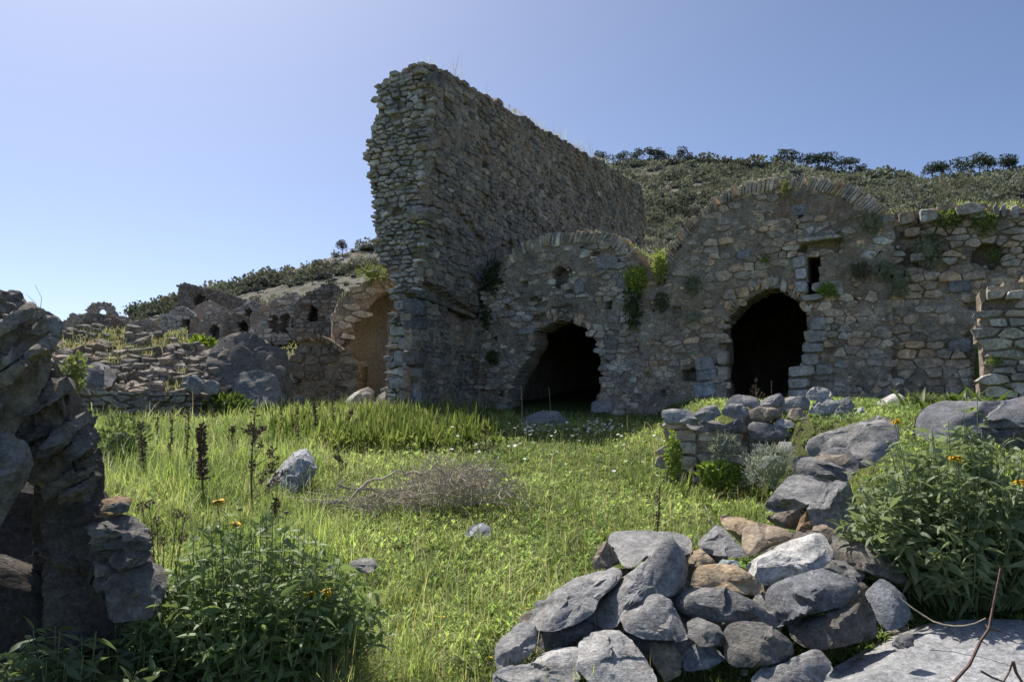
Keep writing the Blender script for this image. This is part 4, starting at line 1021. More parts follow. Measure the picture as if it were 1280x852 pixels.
# single boulders
B_ = [
 ('grey streaked boulder sticking up at a slant out of the tall grass', [(328,612),(338,598),(352,580),(366,566),(380,559),(396,562),(405,569),(398,582),(390,598),(376,616),(352,626),(330,626)], 9.3, (.34,.345,.36), dict(lean=.5, strata=2.5, bed=(-.7,.1,.7), rough=.8)),
 ('round pale boulder lying before the lower doorway', [(650,530),(660,519),(678,513),(700,514),(711,521),(706,534),(690,542),(664,543)], 15.6, (.22,.22,.215), dict(lean=.5, rough=.9)),
 ('small bluish rock in the meadow below the brushwood heap', [(579,668),(590,657),(604,653),(614,660),(610,672),(596,676)], 7.2, (.26,.28,.30), dict(lean=.6)),
 ('small flat stone showing through the short grass, below the slanted boulder', [(436,702),(452,697),(468,698),(473,708),(460,716),(442,714)], 6.0, (.25,.24,.21), dict(lean=1.0)),
 ('jagged pale boulder at the foot of the tall wall, beside the broken arch', [(430,502),(444,490),(458,484),(468,488),(466,500),(460,512),(446,512)], 18.6, (.33,.31,.27), dict(lean=.4, rough=1.5)),
 ('low tan boulder between the jagged pale boulder and the tall wall', [(466,498),(484,488),(502,490),(512,500),(508,514),(474,516)], 17.9, (.25,.22,.17), dict(lean=.5, rough=1.2)),
 ('sunlit white boulder on the terrace below the rubble wall', [(1082,514),(1092,505),(1104,498),(1118,491),(1130,495),(1135,506),(1112,516),(1094,520)], 11.2, (.48,.46,.42), dict(lean=.9)),
 ('small dark stump of rock standing on the white boulder', [(1118,494),(1118,482),(1124,477),(1130,482),(1131,494)], 11.3, (.12,.115,.11), dict(lean=.1)),
 ('huge dark slate boulder behind the big leafy bush, at the right edge', [(1143,545),(1146,520),(1158,508),(1178,501),(1200,500),(1240,502),(1290,495),(1350,496),(1370,540),(1330,578),(1250,580),(1195,576),(1156,570)], 8.0, (.15,.152,.165), dict(lean=.35, rough=.6, facets=8)),
 ('bluish stone among boulders at the foot of the left bank', [(228,482),(234,470),(246,468),(256,476),(258,488),(244,492)], 16.8, BLUE, dict(lean=.3)),
 ('small stone beside the bluish stone at the foot of the left bank', [(254,480),(264,474),(275,480),(272,492),(258,492)], 16.7, GREY, dict(lean=.3)),
 ('tiny grey block in the grass before the buried vault', [(368,500),(374,495),(384,497),(384,505),(372,506)], 20, BLUE, dict(lean=.3)),
 ('large pale slab in the middle of the stony left bank', [(102,480),(108,458),(120,452),(136,458),(146,470),(140,482),(118,484)], 17.0, DGREY, dict(lean=.6, rough=.6)),
 ('square dark block left of the pale slab in the stony left bank', [(74,470),(78,450),(94,444),(112,447),(114,456),(104,474),(90,478)], 17.2, DGREY, dict(lean=.4, rough=1)),
]
for k, (lab, poly, Y, col, kw) in enumerate(B_):
    rock(lab, poly, Y, col, name='boulder', cat='boulder', seed=400 + k, sub=5 if max(p[0] for p in poly) - min(p[0] for p in poly) > 60 else 4, **kw)
# heap of fallen masonry before the buried vault
mass = rock('great lump of fallen rubble masonry in front of the buried vault', [(240,505),(248,470),(258,446),(276,424),(296,413),(318,418),(334,428),(356,438),(362,460),(364,492),(354,518),(320,526),(285,522),(255,514)], 18.6,
     (.15,.14,.125), name='masonry_lump', cat='fallen masonry', mat=M_CLIFF, seed=431, sub=5, lean=.35, rough=2.6, strata=.8, thick=.8, facets=9, power=2.6)
rock('smaller grey lump leaning on the great lump of fallen masonry', [(290,480),(300,466),(322,462),(345,470),(352,486),(346,506),(320,514),(296,508)], 17.9, (.2,.195,.19), name='masonry_lump', cat='fallen masonry', mat=M_CLIFF, seed=432, sub=5, lean=.4, rough=1.8)
rl = random.Random(8)
for k in range(70):
    px, py = rl.uniform(244, 362), rl.uniform(418, 515)
    if not in_poly(np.array([px, py]), [(246,505),(252,472),(262,448),(278,430),(298,420),(330,432),(352,444),(358,490),(350,512),(280,516)]): continue
    s_ = rl.uniform(4, 10); poly = [(px + s_ * 1.3 * math.cos(i * .7) * rl.uniform(.8, 1.2), py + s_ * .75 * math.sin(i * .7) * rl.uniform(.8, 1.2)) for i in range(9)]
    rock('', poly, 17.7 + .012 * (515 - py), rl.choice(((.16,.15,.135), (.2,.19,.175), (.13,.125,.12), (.19,.16,.125))), name='stone', parent=mass, mat=M_CLIFF, seed=600 + k, sub=2, lean=.3, rough=1.6)
# bedrock slab in the lower right corner
rock('broad sunlit bedrock slab sloping across the lower right corner', [(1030,870),(1042,835),(1075,812),(1110,790),(1150,776),(1200,768),(1260,768),(1330,775),(1400,800),(1420,900),(1300,960),(1120,960)], 4.12, (.30,.30,.305), name='bedrock_slab', cat='bedrock', seed=440, sub=6, lean=2.1, rough=1.0, thick=.5, facets=7, strata=.5, steps=False)
rock('little loose stone at the shaded edge of the bedrock slab', [(1114,806),(1122,796),(1134,792),(1144,798),(1138,806),(1124,810)], 4.1, DGREY, name='boulder', cat='boulder', seed=441, sub=3, lean=.5)

# layered rock wall on the left
cliff = empty('layered_outcrop', at(60, 800, 3.9), 'dark layered rock mass with an overhanging top block, at the left edge', 'rock outcrop')
CL = [
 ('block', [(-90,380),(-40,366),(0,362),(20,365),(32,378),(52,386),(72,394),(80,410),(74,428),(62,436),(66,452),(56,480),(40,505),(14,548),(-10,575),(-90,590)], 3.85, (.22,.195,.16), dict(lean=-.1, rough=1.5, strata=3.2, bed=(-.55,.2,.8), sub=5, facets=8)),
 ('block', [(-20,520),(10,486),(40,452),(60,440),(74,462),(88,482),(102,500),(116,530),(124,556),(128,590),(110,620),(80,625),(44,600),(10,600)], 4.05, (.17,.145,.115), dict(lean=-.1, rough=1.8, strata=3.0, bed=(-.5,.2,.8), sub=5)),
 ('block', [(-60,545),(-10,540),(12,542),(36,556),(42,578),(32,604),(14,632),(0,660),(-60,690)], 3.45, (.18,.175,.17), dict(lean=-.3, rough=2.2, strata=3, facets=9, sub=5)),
 ('block', [(44,600),(80,575),(124,562),(131,590),(128,612),(132,640),(138,680),(140,740),(100,780),(60,770),(42,700)], 4.35, (.095,.08,.065), dict(lean=-.1, rough=1.8, strata=3.0, bed=(.1,.2,1), sub=5)),  # tint darkened to carry the shade below the overhang
 ('block', [(50,610),(128,606),(150,644),(178,672),(203,716),(206,760),(190,800),(60,810)], 4.12, (.105,.09,.075), dict(lean=.15, rough=1.8, strata=3, bed=(.1,.2,1), sub=5)),  # shade of the hollow is put into this dark tint too
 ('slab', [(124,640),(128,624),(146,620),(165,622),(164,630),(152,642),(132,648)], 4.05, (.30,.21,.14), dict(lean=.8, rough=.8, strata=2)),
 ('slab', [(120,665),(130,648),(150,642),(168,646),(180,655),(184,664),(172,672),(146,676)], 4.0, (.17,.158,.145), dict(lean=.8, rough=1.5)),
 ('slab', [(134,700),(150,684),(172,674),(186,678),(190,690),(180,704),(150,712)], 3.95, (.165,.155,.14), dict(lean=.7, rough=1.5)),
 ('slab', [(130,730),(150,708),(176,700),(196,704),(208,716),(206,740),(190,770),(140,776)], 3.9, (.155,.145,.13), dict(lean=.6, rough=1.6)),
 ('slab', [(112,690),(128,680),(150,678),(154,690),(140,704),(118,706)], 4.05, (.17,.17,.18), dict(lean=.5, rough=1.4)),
 ('block', [(-80,700),(-10,690),(40,705),(110,730),(150,770),(160,830),(120,880),(-80,900)], 4.15, (.075,.064,.054), dict(lean=.1, rough=1.6, strata=2, sub=5)),  # dark dirt and the cave's shade are both put into this colour
 ('slab', [(0,372),(12,362),(26,364),(30,372),(20,380),(6,382)], 3.9, (.2,.19,.17), dict(lean=.1, rough=1.8)),
 ('slab', [(58,398),(70,396),(78,406),(72,420),(60,416)], 3.82, (.26,.25,.22), dict(lean=.1, rough=1.4)),
]
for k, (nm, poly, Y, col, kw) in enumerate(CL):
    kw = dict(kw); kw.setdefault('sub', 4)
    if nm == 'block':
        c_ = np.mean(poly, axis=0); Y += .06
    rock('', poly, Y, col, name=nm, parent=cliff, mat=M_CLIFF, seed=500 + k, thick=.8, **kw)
rk = random.Random(64)
def slabs(poly, Y, ang, n, L, T, col, dyv=.08):
    """thin broken slabs stacked along the bedding inside an outline"""
    x0, x1 = min(p[0] for p in poly), max(p[0] for p in poly); y0, y1 = min(p[1] for p in poly), max(p[1] for p in poly)
    done = 0; tries = 0; ca, sa = math.cos(ang), -math.sin(ang)
    while done < n and tries < n * 40:
        tries += 1; cx, cy = rk.uniform(x0, x1), rk.uniform(y0, y1)
        if not in_poly(np.array([cx, cy]), poly): continue
        l, t = rk.uniform(*L) / 2, rk.uniform(*T) / 2; P = []
        for a, b in ((-1, -.2), (-.85, .7), (-.3, .95), (.35, .9), (.85, .7), (1, .1), (.8, -.75), (.2, -1), (-.4, -.9), (-.8, -.7)):
            a, b = a * l * rk.uniform(.85, 1.12), b * t * rk.uniform(.75, 1.25); q = np.array((cx + a * ca - b * sa, cy + a * sa + b * ca)); m = 0
            while not in_poly(q, poly) and m < 8: q = np.array((cx, cy)) + (q - (cx, cy)) * .8; m += 1
            P.append(tuple(q))
        k = rk.uniform(.7, 1.35); dp = rk.uniform(-dyv, dyv * .6)
        rock('', P, Y + dp, (col[0] * k, col[1] * k, col[2] * k), name='slab', parent=cliff, mat=M_CLIFF, seed=rk.randint(0, 9999), sub=3, lean=.1, rough=1.5, strata=2.0, bed=(-sa * .9, ca, .25), power=4.2, thick=1.0, facets=5)
        done += 1
rock('', [(-120,560),(60,585),(80,640),(70,720),(80,820),(-120,840)], 4.75, (.06, .052, .045), name='block', parent=cliff, mat=M_CLIFF, seed=561, sub=4, rough=1.5)  # added filler, its near-black colour stands in for the hollow's shade
slabs(CL[0][1], 3.83, .62, 22, (70, 150), (10, 22), (.225, .20, .165))
slabs(CL[1][1], 4.02, .55, 22, (60, 120), (9, 20), (.15, .135, .118))
slabs(CL[3][1], 4.33, .08, 22, (40, 90), (8, 18), (.10, .092, .082))  # lower slabs share the blocks' shade-darkened tint
slabs(CL[9][1], 4.13, .03, 14, (50, 110), (12, 24), (.08, .075, .068))  # colour darkened for the shade at the foot as well
slabs([(112,640),(135,630),(165,625),(172,645),(186,662),(192,690),(208,715),(206,745),(190,770),(120,770)], 4.0, .05, 22, (34, 64), (12, 22), (.18, .165, .15))

# chips and small debris round the foot of the pile
rc = np.random.RandomState(12); TVc, TFc = ico(1); n = 260
pc_ = rc.uniform(610, 1120, n); yc_ = np.interp(pc_, [610, 700, 850, 1000, 1120], [4.15, 4.1, 4.0, 4.0, 4.1]) + rc.uniform(-.15, .75, n) * (pc_ > 640)
xc_ = (pc_ - 640) / 1000 * yc_; zc_ = ground_z(xc_, yc_); sc_ = rc.gamma(2.2, .008, n) + .006
Mc = rot_z(rc.uniform(0, 6.28, n)) @ rot_x(rc.uniform(-.5, .5, n)) * (np.stack([np.ones(n), rc.uniform(.5, .9, n), rc.uniform(.3, .6, n)], -1) * sc_[:, None])[:, None, :]
v, f, t = realize(TVc + rc.normal(scale=.16, size=TVc.shape), TFc, Mc, np.stack([xc_, yc_, zc_ + sc_ * .2], 1), np.array([(.25, .24, .23), (.2, .19, .18), (.34, .27, .18), (.36, .35, .33)])[rc.randint(0, 4, n)])
tag(obj('stone_chips', v, f, M_STONE, tint=t, kind='stuff'), 'small broken stone chips lying round the foot of the foreground rock pile')
# stones scattered over the hillside
TV, TF = ico(1)
rs = np.random.RandomState(9)
n = 1500; yy = rs.uniform(40, 190, n) ; pxs = rs.uniform(60, 1330, n)
xx = (pxs - 640) / 1000 * yy; zz = ground_z(xx, yy); sz = rs.uniform(.12, .5, n) * (yy / 90)
Mx = rot_z(rs.uniform(0, 6.28, n)) * np.stack([np.ones(n), rs.uniform(.6, 1, n), rs.uniform(.4, .7, n)], -1)[:, None, :] * sz[:, None, None]
v, f, t = realize(TV + rs.normal(scale=.12, size=TV.shape), TF, Mx, np.stack([xx, yy, zz], 1), np.stack([rs.uniform(.2, .34, n)] * 3, 1) * np.array((1, .97, .92)))
tag(obj('hill_rubble', v, f, M_STONE, tint=t, kind='stuff'), 'pale stones strewn over the far hillside')

# ---------------------------------------------------------------- leaf templates
def leaf_template(width=0.28, curl=0.5, fold=0.25, k=4):
    """unit leaf along +y, midrib fold, tip curving down"""
    V = [(0, 0, 0)]; F = []
    for i in range(1, k):
        t = i / k; w = width / 2 * math.sin(math.pi * t ** 0.75) ** 0.9; z = -curl * t * t * 0.5
        V += [(-w, t, z + fold * w), (0, t, z), (w, t, z + fold * w)]
    V.append((0, 1, -curl * 0.5)); e = len(V) - 1
    F += [(0, 2, 1), (0, 3, 2)]
    for i in range(k - 2):
        a = 1 + 3 * i; F += [(a, a + 1, a + 4), (a, a + 4, a + 3), (a + 1, a + 2, a + 5), (a + 1, a + 5, a + 4)]
    a = 1 + 3 * (k - 2); F += [(a, a + 1, e), (a + 1, a + 2, e)]
    return np.array(V, float), np.array(F)
def blade_template(bend, w=1.0):
    V = [(-w / 2, 0, 0), (w / 2, 0, 0)]
    for t, ww in ((.4, .85), (.75, .55)):
        V += [(-w * ww / 2, bend * t * t, t * (1 - .25 * bend * t)), (w * ww / 2, bend * t * t, t * (1 - .25 * bend * t))]
    V.append((0, bend, 1 - .25 * bend - .1 * bend * bend))
    return np.array(V, float), np.array([(0, 1, 3), (0, 3, 2), (2, 3, 5), (2, 5, 4), (4, 5, 6)])
BLADES = [blade_template(b) for b in (.15, .4, .75, 1.0)]
def blades(x, y, z, h, w, tint, rs):
    n = len(x); which = rs.randint(0, 4, n); yaw = rs.uniform(0, 6.283, n); parts = []
    for k in range(4):
        m = which == k
        if not m.any(): continue
        S = np.stack([w[m], h[m], h[m]], -1)
        M = rot_z(yaw[m]) @ rot_x(rs.normal(0, .16, m.sum())) * S[:, None, :]
        parts.append(realize(BLADES[k][0], BLADES[k][1], M, np.stack([x[m], y[m], z[m]], 1), tint[m]))
    return merge(parts)
def forb_template(rs, nl=7):
    V, F = [], []
    for i in range(nl):
        a = 6.283 * i / nl + rs.uniform(-.4, .4); e = rs.uniform(.15, 1.2); l = rs.uniform(.5, 1.0); w = .16 * l
        b = rs.uniform(0, .5); d = np.array((math.cos(a) * math.cos(e), math.sin(a) * math.cos(e), math.sin(e))); s = np.array((-math.sin(a), math.cos(a), 0))
        o = np.array((0, 0, b)); m = o + d * l * .55; q = len(V)
        V += [o, m + s * w, o + d * l - np.array((0, 0, .12 * l)), m - s * w]; F += [(q, q + 1, q + 2), (q, q + 2, q + 3)]
    return np.array(V), np.array(F)

def built_over(x, y):
    q = np.stack([x, y], -1) - F0[:2]; s = q @ EE[:2]; t = q @ DD[:2]
    m = (s > -0.1) & (t > -0.15)
    m |= (s > -1.5) & (s < 0.2) & (t > -2.9)
    return m
def grass_tint(x, y, rs, n, dry=0.11):
    P = np.stack([x * .7, y * .7, x * 0], -1); a = fbm(P, 5, 3); b = fbm(P * 3.3, 8, 3)
    k = np.clip(.5 + 1.0 * a + .7 * b + rs.normal(0, .22, n), 0, 1)[:, None]
    c = (1 - k) * np.array((.13, .17, .055)) + k * np.array((.37, .39, .17))
    d = rs.rand(n) < dry
    c[d] = np.array((.42, .37, .22)) * rs.uniform(.6, 1.1, (d.sum(), 1))
    return c * rs.uniform(.75, 1.25, (n, 1))
rs = np.random.RandomState(21)
def scatter(n, y0, y1, px0, px1, power=1.0):
    u = rs.rand(n); y = np.exp(np.log(y0) + (np.log(y1) - np.log(y0)) * u ** power)
    px = rs.uniform(px0, px1, n); return (px - 640) / 1000 * y, y, px
# short meadow grass
n = 190000
x, y, px = scatter(n, 2.6, 23, -460, 1680)
md = np.min([np.hypot(x - a, y - b) for a, b in MOUND[:5]], axis=0)
keep = ~built_over(x, y) & (md > .34); on_t = x > interp(y, XLINE)
keep &= ~(on_t & (rs.rand(n) < .35)); keep &= ~((px < 430) & (y > 17.2) & (px < 250))
x, y, px = x[keep], y[keep], px[keep]; n = len(x)
tall = sstep(520, 380, px) * sstep(5.5, 8, y) * sstep(19, 15, y)
h = rs.gamma(4, .021, n) * (1 + 1.5 * tall) * (0.8 + .5 * np.clip(fbm(np.stack([x, y, x * 0], -1) * .9, 6, 3) + .3, 0, 1)) * (1 + .2 * (y > 14))
w = .0030 + .00042 * y
v, f, t = blades(x, y, ground_z(x, y) - .01, h, w, grass_tint(x, y, rs, n), rs)
tag(obj('meadow_grass', v, f, M_GRASS, tint=t, kind='stuff'), 'short sunlit green grass covering the meadow')
# tall grass and reeds on the left, lush weeds before the tall wall
n = 16000
x, y, px = scatter(n, 5.0, 18.5, 90, 470); k = ~built_over(x, y) & (rs.rand(n) < sstep(480, 330, px) + .15); x, y = x[k], y[k]; n = len(x)
h = rs.gamma(9, .034, n) * np.clip(.6 + 1.1 * fbm(np.stack([x, y, x * 0], -1) * 1.1, 16, 3), .25, 1.3)
p1 = blades(x, y, ground_z(x, y) - .02, h, .0045 + .0005 * y, grass_tint(x, y, rs, n, .08) * np.array((.85, 1.02, .7)), rs)
n = 9000
x, y, px = scatter(n, 12.4, 17.3, 340, 660); k = ~built_over(x, y) & (fbm(np.stack([x, y, x * 0], -1) * 1.4, 26, 3) + rs.normal(0, .18, n) > -.05 + .8 * sstep(430, 340, px) + .9 * sstep(580, 660, px) + .5 * sstep(13.6, 12.4, y)); x, y = x[k], y[k]; n = len(x)
p2 = blades(x, y, ground_z(x, y) - .02, rs.gamma(6, .05, n), .005 + .0004 * y, grass_tint(x, y, rs, n, .10) * .85, rs)
n = 2600; cxs = rs.uniform(395, 450, n); yy = rs.uniform(3.7, 4.4, n); x = (cxs - 640) / 1000 * yy; y = yy
p3 = blades(x, y, ground_z(x, y) - .02, rs.gamma(14, .020, n), np.full(n, .006), grass_tint(x, y, rs, n, .25), rs)
n = 1500
x, y, px = scatter(n, 11.8, 17.2, 340, 650); k = ~built_over(x, y) & (fbm(np.stack([x, y, x * 0], -1) * 1.3, 29, 3) + .25 * rs.normal(size=n) > -.35 + 1.0 * sstep(440, 340, px) + 1.2 * sstep(560, 660, px)); x, y = x[k], y[k]; n = len(x)
FT0 = [forb_template(np.random.RandomState(60 + i), 12) for i in range(3)]; ps_ = [p1, p2, p3]; tt = grass_tint(x, y, rs, n, .02) * np.array((.50, .56, .40)); wq = rs.randint(0, 3, n); sc_ = np.stack([rs.uniform(.08, .16, n)] * 2 + [rs.uniform(.22, .48, n)], -1)
for q in range(3):
    m = wq == q; ps_.append(realize(FT0[q][0], FT0[q][1], rot_z(rs.uniform(0, 6.28, m.sum())) * sc_[m][:, None, :] * np.ones((1, 3, 1)), np.stack([x, y, ground_z(x, y)], 1)[m], tt[m]))
v, f, t = merge(ps_)
tag(obj('tall_grass', v, f, M_GRASS, tint=t, kind='stuff'), 'taller grass and weeds on the left of the meadow and before the tall wall')
# broad leaved ground cover
FT = [forb_template(np.random.RandomState(40 + i)) for i in range(4)]
n = 26000
x, y, px = scatter(n, 3.2, 18, -200, 1450, .9); k = ~built_over(x, y); x, y, px = x[k], y[k], px[k]; n = len(x)
s = rs.uniform(.035, .085, n) * (1 + .02 * y) * (1 + .9 * ((px > 380) & (px < 640) & (y > 13))); parts = []; wh = rs.randint(0, 4, n)
tt = grass_tint(x, y, rs, n, .02) * np.array((.95, 1.12, .9)); zz = ground_z(x, y)
for q in range(4):
    m = wh == q; parts.append(realize(FT[q][0], FT[q][1], rot_z(rs.uniform(0, 6.28, m.sum())) * s[m][:, None, None], np.stack([x, y, zz], 1)[m], tt[m]))
v, f, t = merge(parts)
tag(obj('ground_cover', v, f, M_GRASS, tint=t, kind='stuff'), 'small leafy herbs growing between the meadow grass')
# coarse tufts and loose straw that break up the sward
rt = np.random.RandomState(91)
nc = 620; cx_, cy_, cp_ = scatter(nc, 3.4, 15, -40, 1010, .9) if False else ((rt.uniform(-40, 1010, nc) - 640) / 1000 * 0, np.exp(rt.uniform(np.log(3.6), np.log(15), nc)), rt.uniform(-40, 1010, nc))
cx_ = (cp_ - 640) / 1000 * cy_; k = ~built_over(cx_, cy_) & (cx_ < interp(cy_, XLINE) - .1) & (fbm(np.stack([cx_, cy_, cx_ * 0], -1) * .9, 46, 3) > -.12)
cx_, cy_ = cx_[k], cy_[k]; nb_ = rt.randint(14, 42, len(cx_)); sp = rt.uniform(.03, .10, len(cx_)); hh = rt.uniform(.12, .30, len(cx_)); tone = rt.uniform(.55, 1.15, len(cx_))
x = np.repeat(cx_, nb_) + rt.normal(size=nb_.sum()) * np.repeat(sp, nb_); y = np.repeat(cy_, nb_) + rt.normal(size=nb_.sum()) * np.repeat(sp, nb_)
h = np.repeat(hh, nb_) * rt.uniform(.5, 1.15, len(x)); p1 = blades(x, y, ground_z(x, y) - .01, h, .004 + .00045 * y, grass_tint(x, y, rt, len(x), .08) * np.repeat(tone, nb_)[:, None] * np.array((.9, 1, .8)), rt)
n = 1500; y = np.exp(rt.uniform(np.log(3.8), np.log(15), n)); x = (rt.uniform(60, 960, n) - 640) / 1000 * y; k = ~built_over(x, y) & (x < interp(y, XLINE)); x, y = x[k], y[k]; n = len(x)
p2 = blades(x, y, ground_z(x, y), rt.uniform(.12, .42, n), .0022 + .0003 * y, np.array((.50, .43, .27)) * rt.uniform(.6, 1.1, (n, 1)), rt)
v, f, t = merge([p1, p2])
tag(obj('coarse_tufts', v, f, M_GRASS, tint=t, kind='stuff'), 'coarse darker grass tufts and loose straw stems in the meadow')
# tiny flowers in the grass
def petal_flower(nl):
    V, F = [(0, 0, .12)], []
    for i in range(nl):
        a = 6.283 * i / nl; b = a + 6.283 / nl * .8; q = len(V)
        V += [(math.cos(a), math.sin(a), .25), (math.cos(b), math.sin(b), .25)]; F.append((0, q, q + 1))
    return np.array(V, float), np.array(F)
PF = petal_flower(6)
n = 1100
x, y, px = scatter(n, 3.6, 14, 300, 980); k = (fbm(np.stack([x, y, x * 0], -1) * .8, 36, 3) > -.05) & (x < interp(y, XLINE)); x, y = x[k], y[k]; n = len(x)
v, f, t = realize(PF[0], PF[1], rot_z(rs.uniform(0, 6, n)) @ rot_x(rs.normal(0, .5, n)) * (rs.uniform(.004, .008, n) * (1 + .04 * y))[:, None, None], np.stack([x, y, ground_z(x, y) + rs.uniform(.06, .16, n)], 1), None)
tag(obj('yellow_flowers', v, f, M_YELLOW, kind='stuff'), 'tiny yellow flowers dotted through the meadow')
n = 260
y = np.concatenate([rs.normal(13.2, .35, 170), rs.uniform(9, 14, 90)]); px = np.concatenate([np.where(rs.rand(170) < .5, rs.normal(745, 14, 170), rs.normal(672, 22, 170)), rs.uniform(560, 830, 90)])
x = (px - 640) / 1000 * y
v, f, t = realize(PF[0], PF[1], rot_z(rs.uniform(0, 6, n)) @ rot_x(rs.normal(.4, .5, n)) * rs.uniform(.018, .03, n)[:, None, None], np.stack([x, y, ground_z(x, y) + rs.uniform(.12, .24, n)], 1), None)
tag(obj('white_daisies', v, f, M_WHITE, kind='stuff'), 'white daisies in a loose band on the meadow before the vaults')

# ---------------------------------------------------------------- grass on wall tops and banks
def strip(plane, pts, dens, hgt, back, seed, tone=1.0, drop=0.02, dry=.3):
    r_ = np.random.RandomState(seed); uv = np.array([plane.uv(*p) for p in pts])
    d = np.concatenate([[0], np.cumsum(np.linalg.norm(np.diff(uv, axis=0), axis=1))]); n = int(dens * d[-1])
    t = r_.rand(n) * d[-1]; u = np.interp(t, d, uv[:, 0]); w_ = np.interp(t, d, uv[:, 1])
    P = plane.xyz(u, w_ - drop, -r_.uniform(0, back, n)); cl = np.clip(.5 + 1.4 * fbm(np.stack([t * 1.5, t * 0, t * 0], -1), seed, 3), 0.05, 1.6)
    h = r_.gamma(5, hgt / 5, n) * cl
    tint = grass_tint(P[:, 0], P[:, 1], r_, n, dry) * tone
    return blades(P[:, 0], P[:, 1], P[:, 2], h, np.full(n, .012), tint, r_)
TOPG = [strip(P_SIDE, [(541, 84), (580, 103), (626, 128), (664, 150), (700, 172), (757, 204), (800, 232)], 90, .16, .5, 3, .8, -.02, .6),
        strip(P_END, [(500, 90), (520, 82), (540, 83)], 120, .34, .4, 4, .8, -.03, .5),
        strip(P_SIDE, [(560, 92), (580, 103), (600, 116), (640, 142), (670, 156), (700, 174), (760, 210)], 22, .42, .4, 5, .8, -.02, .7),
        strip(P_F1, [(740, 288), (768, 293), (792, 312), (812, 318), (832, 312)], 260, .10, 1.8, 6, 1.2, .0, .1),
        strip(P_F3, [(1112, 264), (1165, 264), (1222, 256), (1285, 258), (1340, 262)], 520, .17, 1.0, 7, 1.2, -.06, .1),
        strip(P_F2, [(860, 282), (910, 243), (985, 226), (1070, 244)], 14, .12, .5, 8, .8, -.1, .5),
        strip(P_ARCH, [(424, 374), (455, 354), (494, 338)], 120, .22, 1.2, 9, .9, .02, .3),
        strip(P_BV, [(330, 440), (365, 432), (400, 422), (425, 432)], 220, .10, 5.0, 10, .9, -.02, .5)]
v, f, t = merge(TOPG)
tag(obj('wall_top_grass', v, f, M_GRASS, tint=t, kind='stuff'), 'grass and dry stems growing along the tops of the ruined walls')
# grass over the bank on the left, the far slope and the earth on the vaults
n = 15000
yb = np.exp(rs.uniform(math.log(18), math.log(75), n)); pb = rs.uniform(40, 480, n); xb = (pb - 640) / 1000 * yb
k = fbm(np.stack([xb * .5, yb * .25, xb * 0], -1), 56, 4) > -.02; xb, yb = xb[k], yb[k]; n = len(xb)
pa = blades(xb, yb, ground_z(xb, yb) - .02, rs.gamma(5, .03, n) * (1 + yb / 40), .006 + .0008 * yb, grass_tint(xb, yb, rs, n, .25) * .95, rs)
n = 9000; u = rs.rand(n) ** 1.3; pp = np.stack([rs.uniform(30, 235, n), 415 + 78 * u], 1)
Q = np.array([P_DS.uv(*p) for p in pp]); W3 = P_DS.xyz(Q[:, 0], Q[:, 1], .05)
k = fbm(np.stack([Q[:, 0] * .9, Q[:, 1] * .6, Q[:, 0] * 0], -1), 66, 4) > np.where(pp[:, 1] < 450, -.05, .28); W3 = W3[k]; n = len(W3)
pbk = blades(W3[:, 0], W3[:, 1], W3[:, 2], rs.gamma(5, .020, n), np.full(n, .012), grass_tint(W3[:, 0], W3[:, 1], rs, n, .5) * .9, rs)
n = 14000; Sx = rs.uniform(0, 17, n); Tx = rs.uniform(.4, 7, n)
P = F0 * np.array((1, 1, 0)) + Sx[:, None] * EE + Tx[:, None] * DD; zf = fill_z(Sx, Tx)
pc = blades(P[:, 0], P[:, 1], zf, rs.gamma(5, .025, n), np.full(n, .014), grass_tint(P[:, 0], P[:, 1], rs, n, .2), rs)
v, f, t = merge([pa, pbk, pc])
tag(obj('slope_grass', v, f, M_GRASS, tint=t, kind='stuff'), 'patchy grass over the left bank, the vault roofs and the slope before the far ruins')

# ---------------------------------------------------------------- leafy puffs: hill shrubs, pines, wall plants
def puff(n, rad, leaf, seed, wid=.45, up=.3, core=True, dome=False):
    r_ = np.random.RandomState(seed); D = r_.normal(size=(n, 3)); D /= np.linalg.norm(D, axis=1, keepdims=True)
    if dome: D[:, 2] = np.abs(D[:, 2])
    lump = 1 + .28 * fbm(D * 2.1 + seed, seed, 3)
    P = D * (np.array(rad)[None] * (lump * r_.uniform(.62, 1.05, n) )[:, None])
    dirs = D + r_.normal(0, .6, (n, 3)) + np.array((0, 0, up))
    M = frames(dirs, r_.uniform(0, 6.28, n)) * (leaf * r_.uniform(.6, 1.3, n))[:, None, None]
    LV = np.array([(0, 0, 0), (-wid / 2, .5, .06), (0, 1, 0), (wid / 2, .5, .06)]); LF = np.array([(0, 3, 2), (0, 2, 1)])
    return realize(LV, LF, M, P, np.ones((n, 3)))
def puff_mesh(name, n, rad, leaf, seed, col, var=.3, wid=.45, up=.3, dome=True, core=.62):
    r_ = np.random.RandomState(seed + 5)
    V, F, T = puff(n, rad, leaf, seed, wid, up, dome=dome)
    T = np.repeat(np.array(col)[None] * r_.uniform(1 - var, 1 + var, (n, 1)), 4, axis=0)
    cv, cf = ico(2); cv = cv * np.array(rad) * core * (1 + .25 * fbm(cv * 2 + seed, seed, 2))[:, None]
    if dome: cv[:, 2] = np.maximum(cv[:, 2], -.05)
    return merge([(V, F, T), (cv, cf, np.tile(np.array(col) * .9, (len(cv), 1)))])
SHV = [puff_mesh('s', 200, (1, 1, .8 + .1 * (k % 3)), .22, 70 + k, c, .35, .8) for k, c in enumerate([(.155, .165, .125), (.19, .192, .15), (.135, .147, .11), (.23, .222, .18), (.16, .172, .14)])]
SHM = [np_mesh('hill_shrub', *m) for m in SHV]
for m in SHM: m.materials.append(M_SHRUB)
rs = np.random.RandomState(31)
n = 6400
pxs = np.concatenate([rs.uniform(152, 520, 1700), rs.uniform(640, 1560, n - 1700)]); Rd = ridge_dist(pxs)
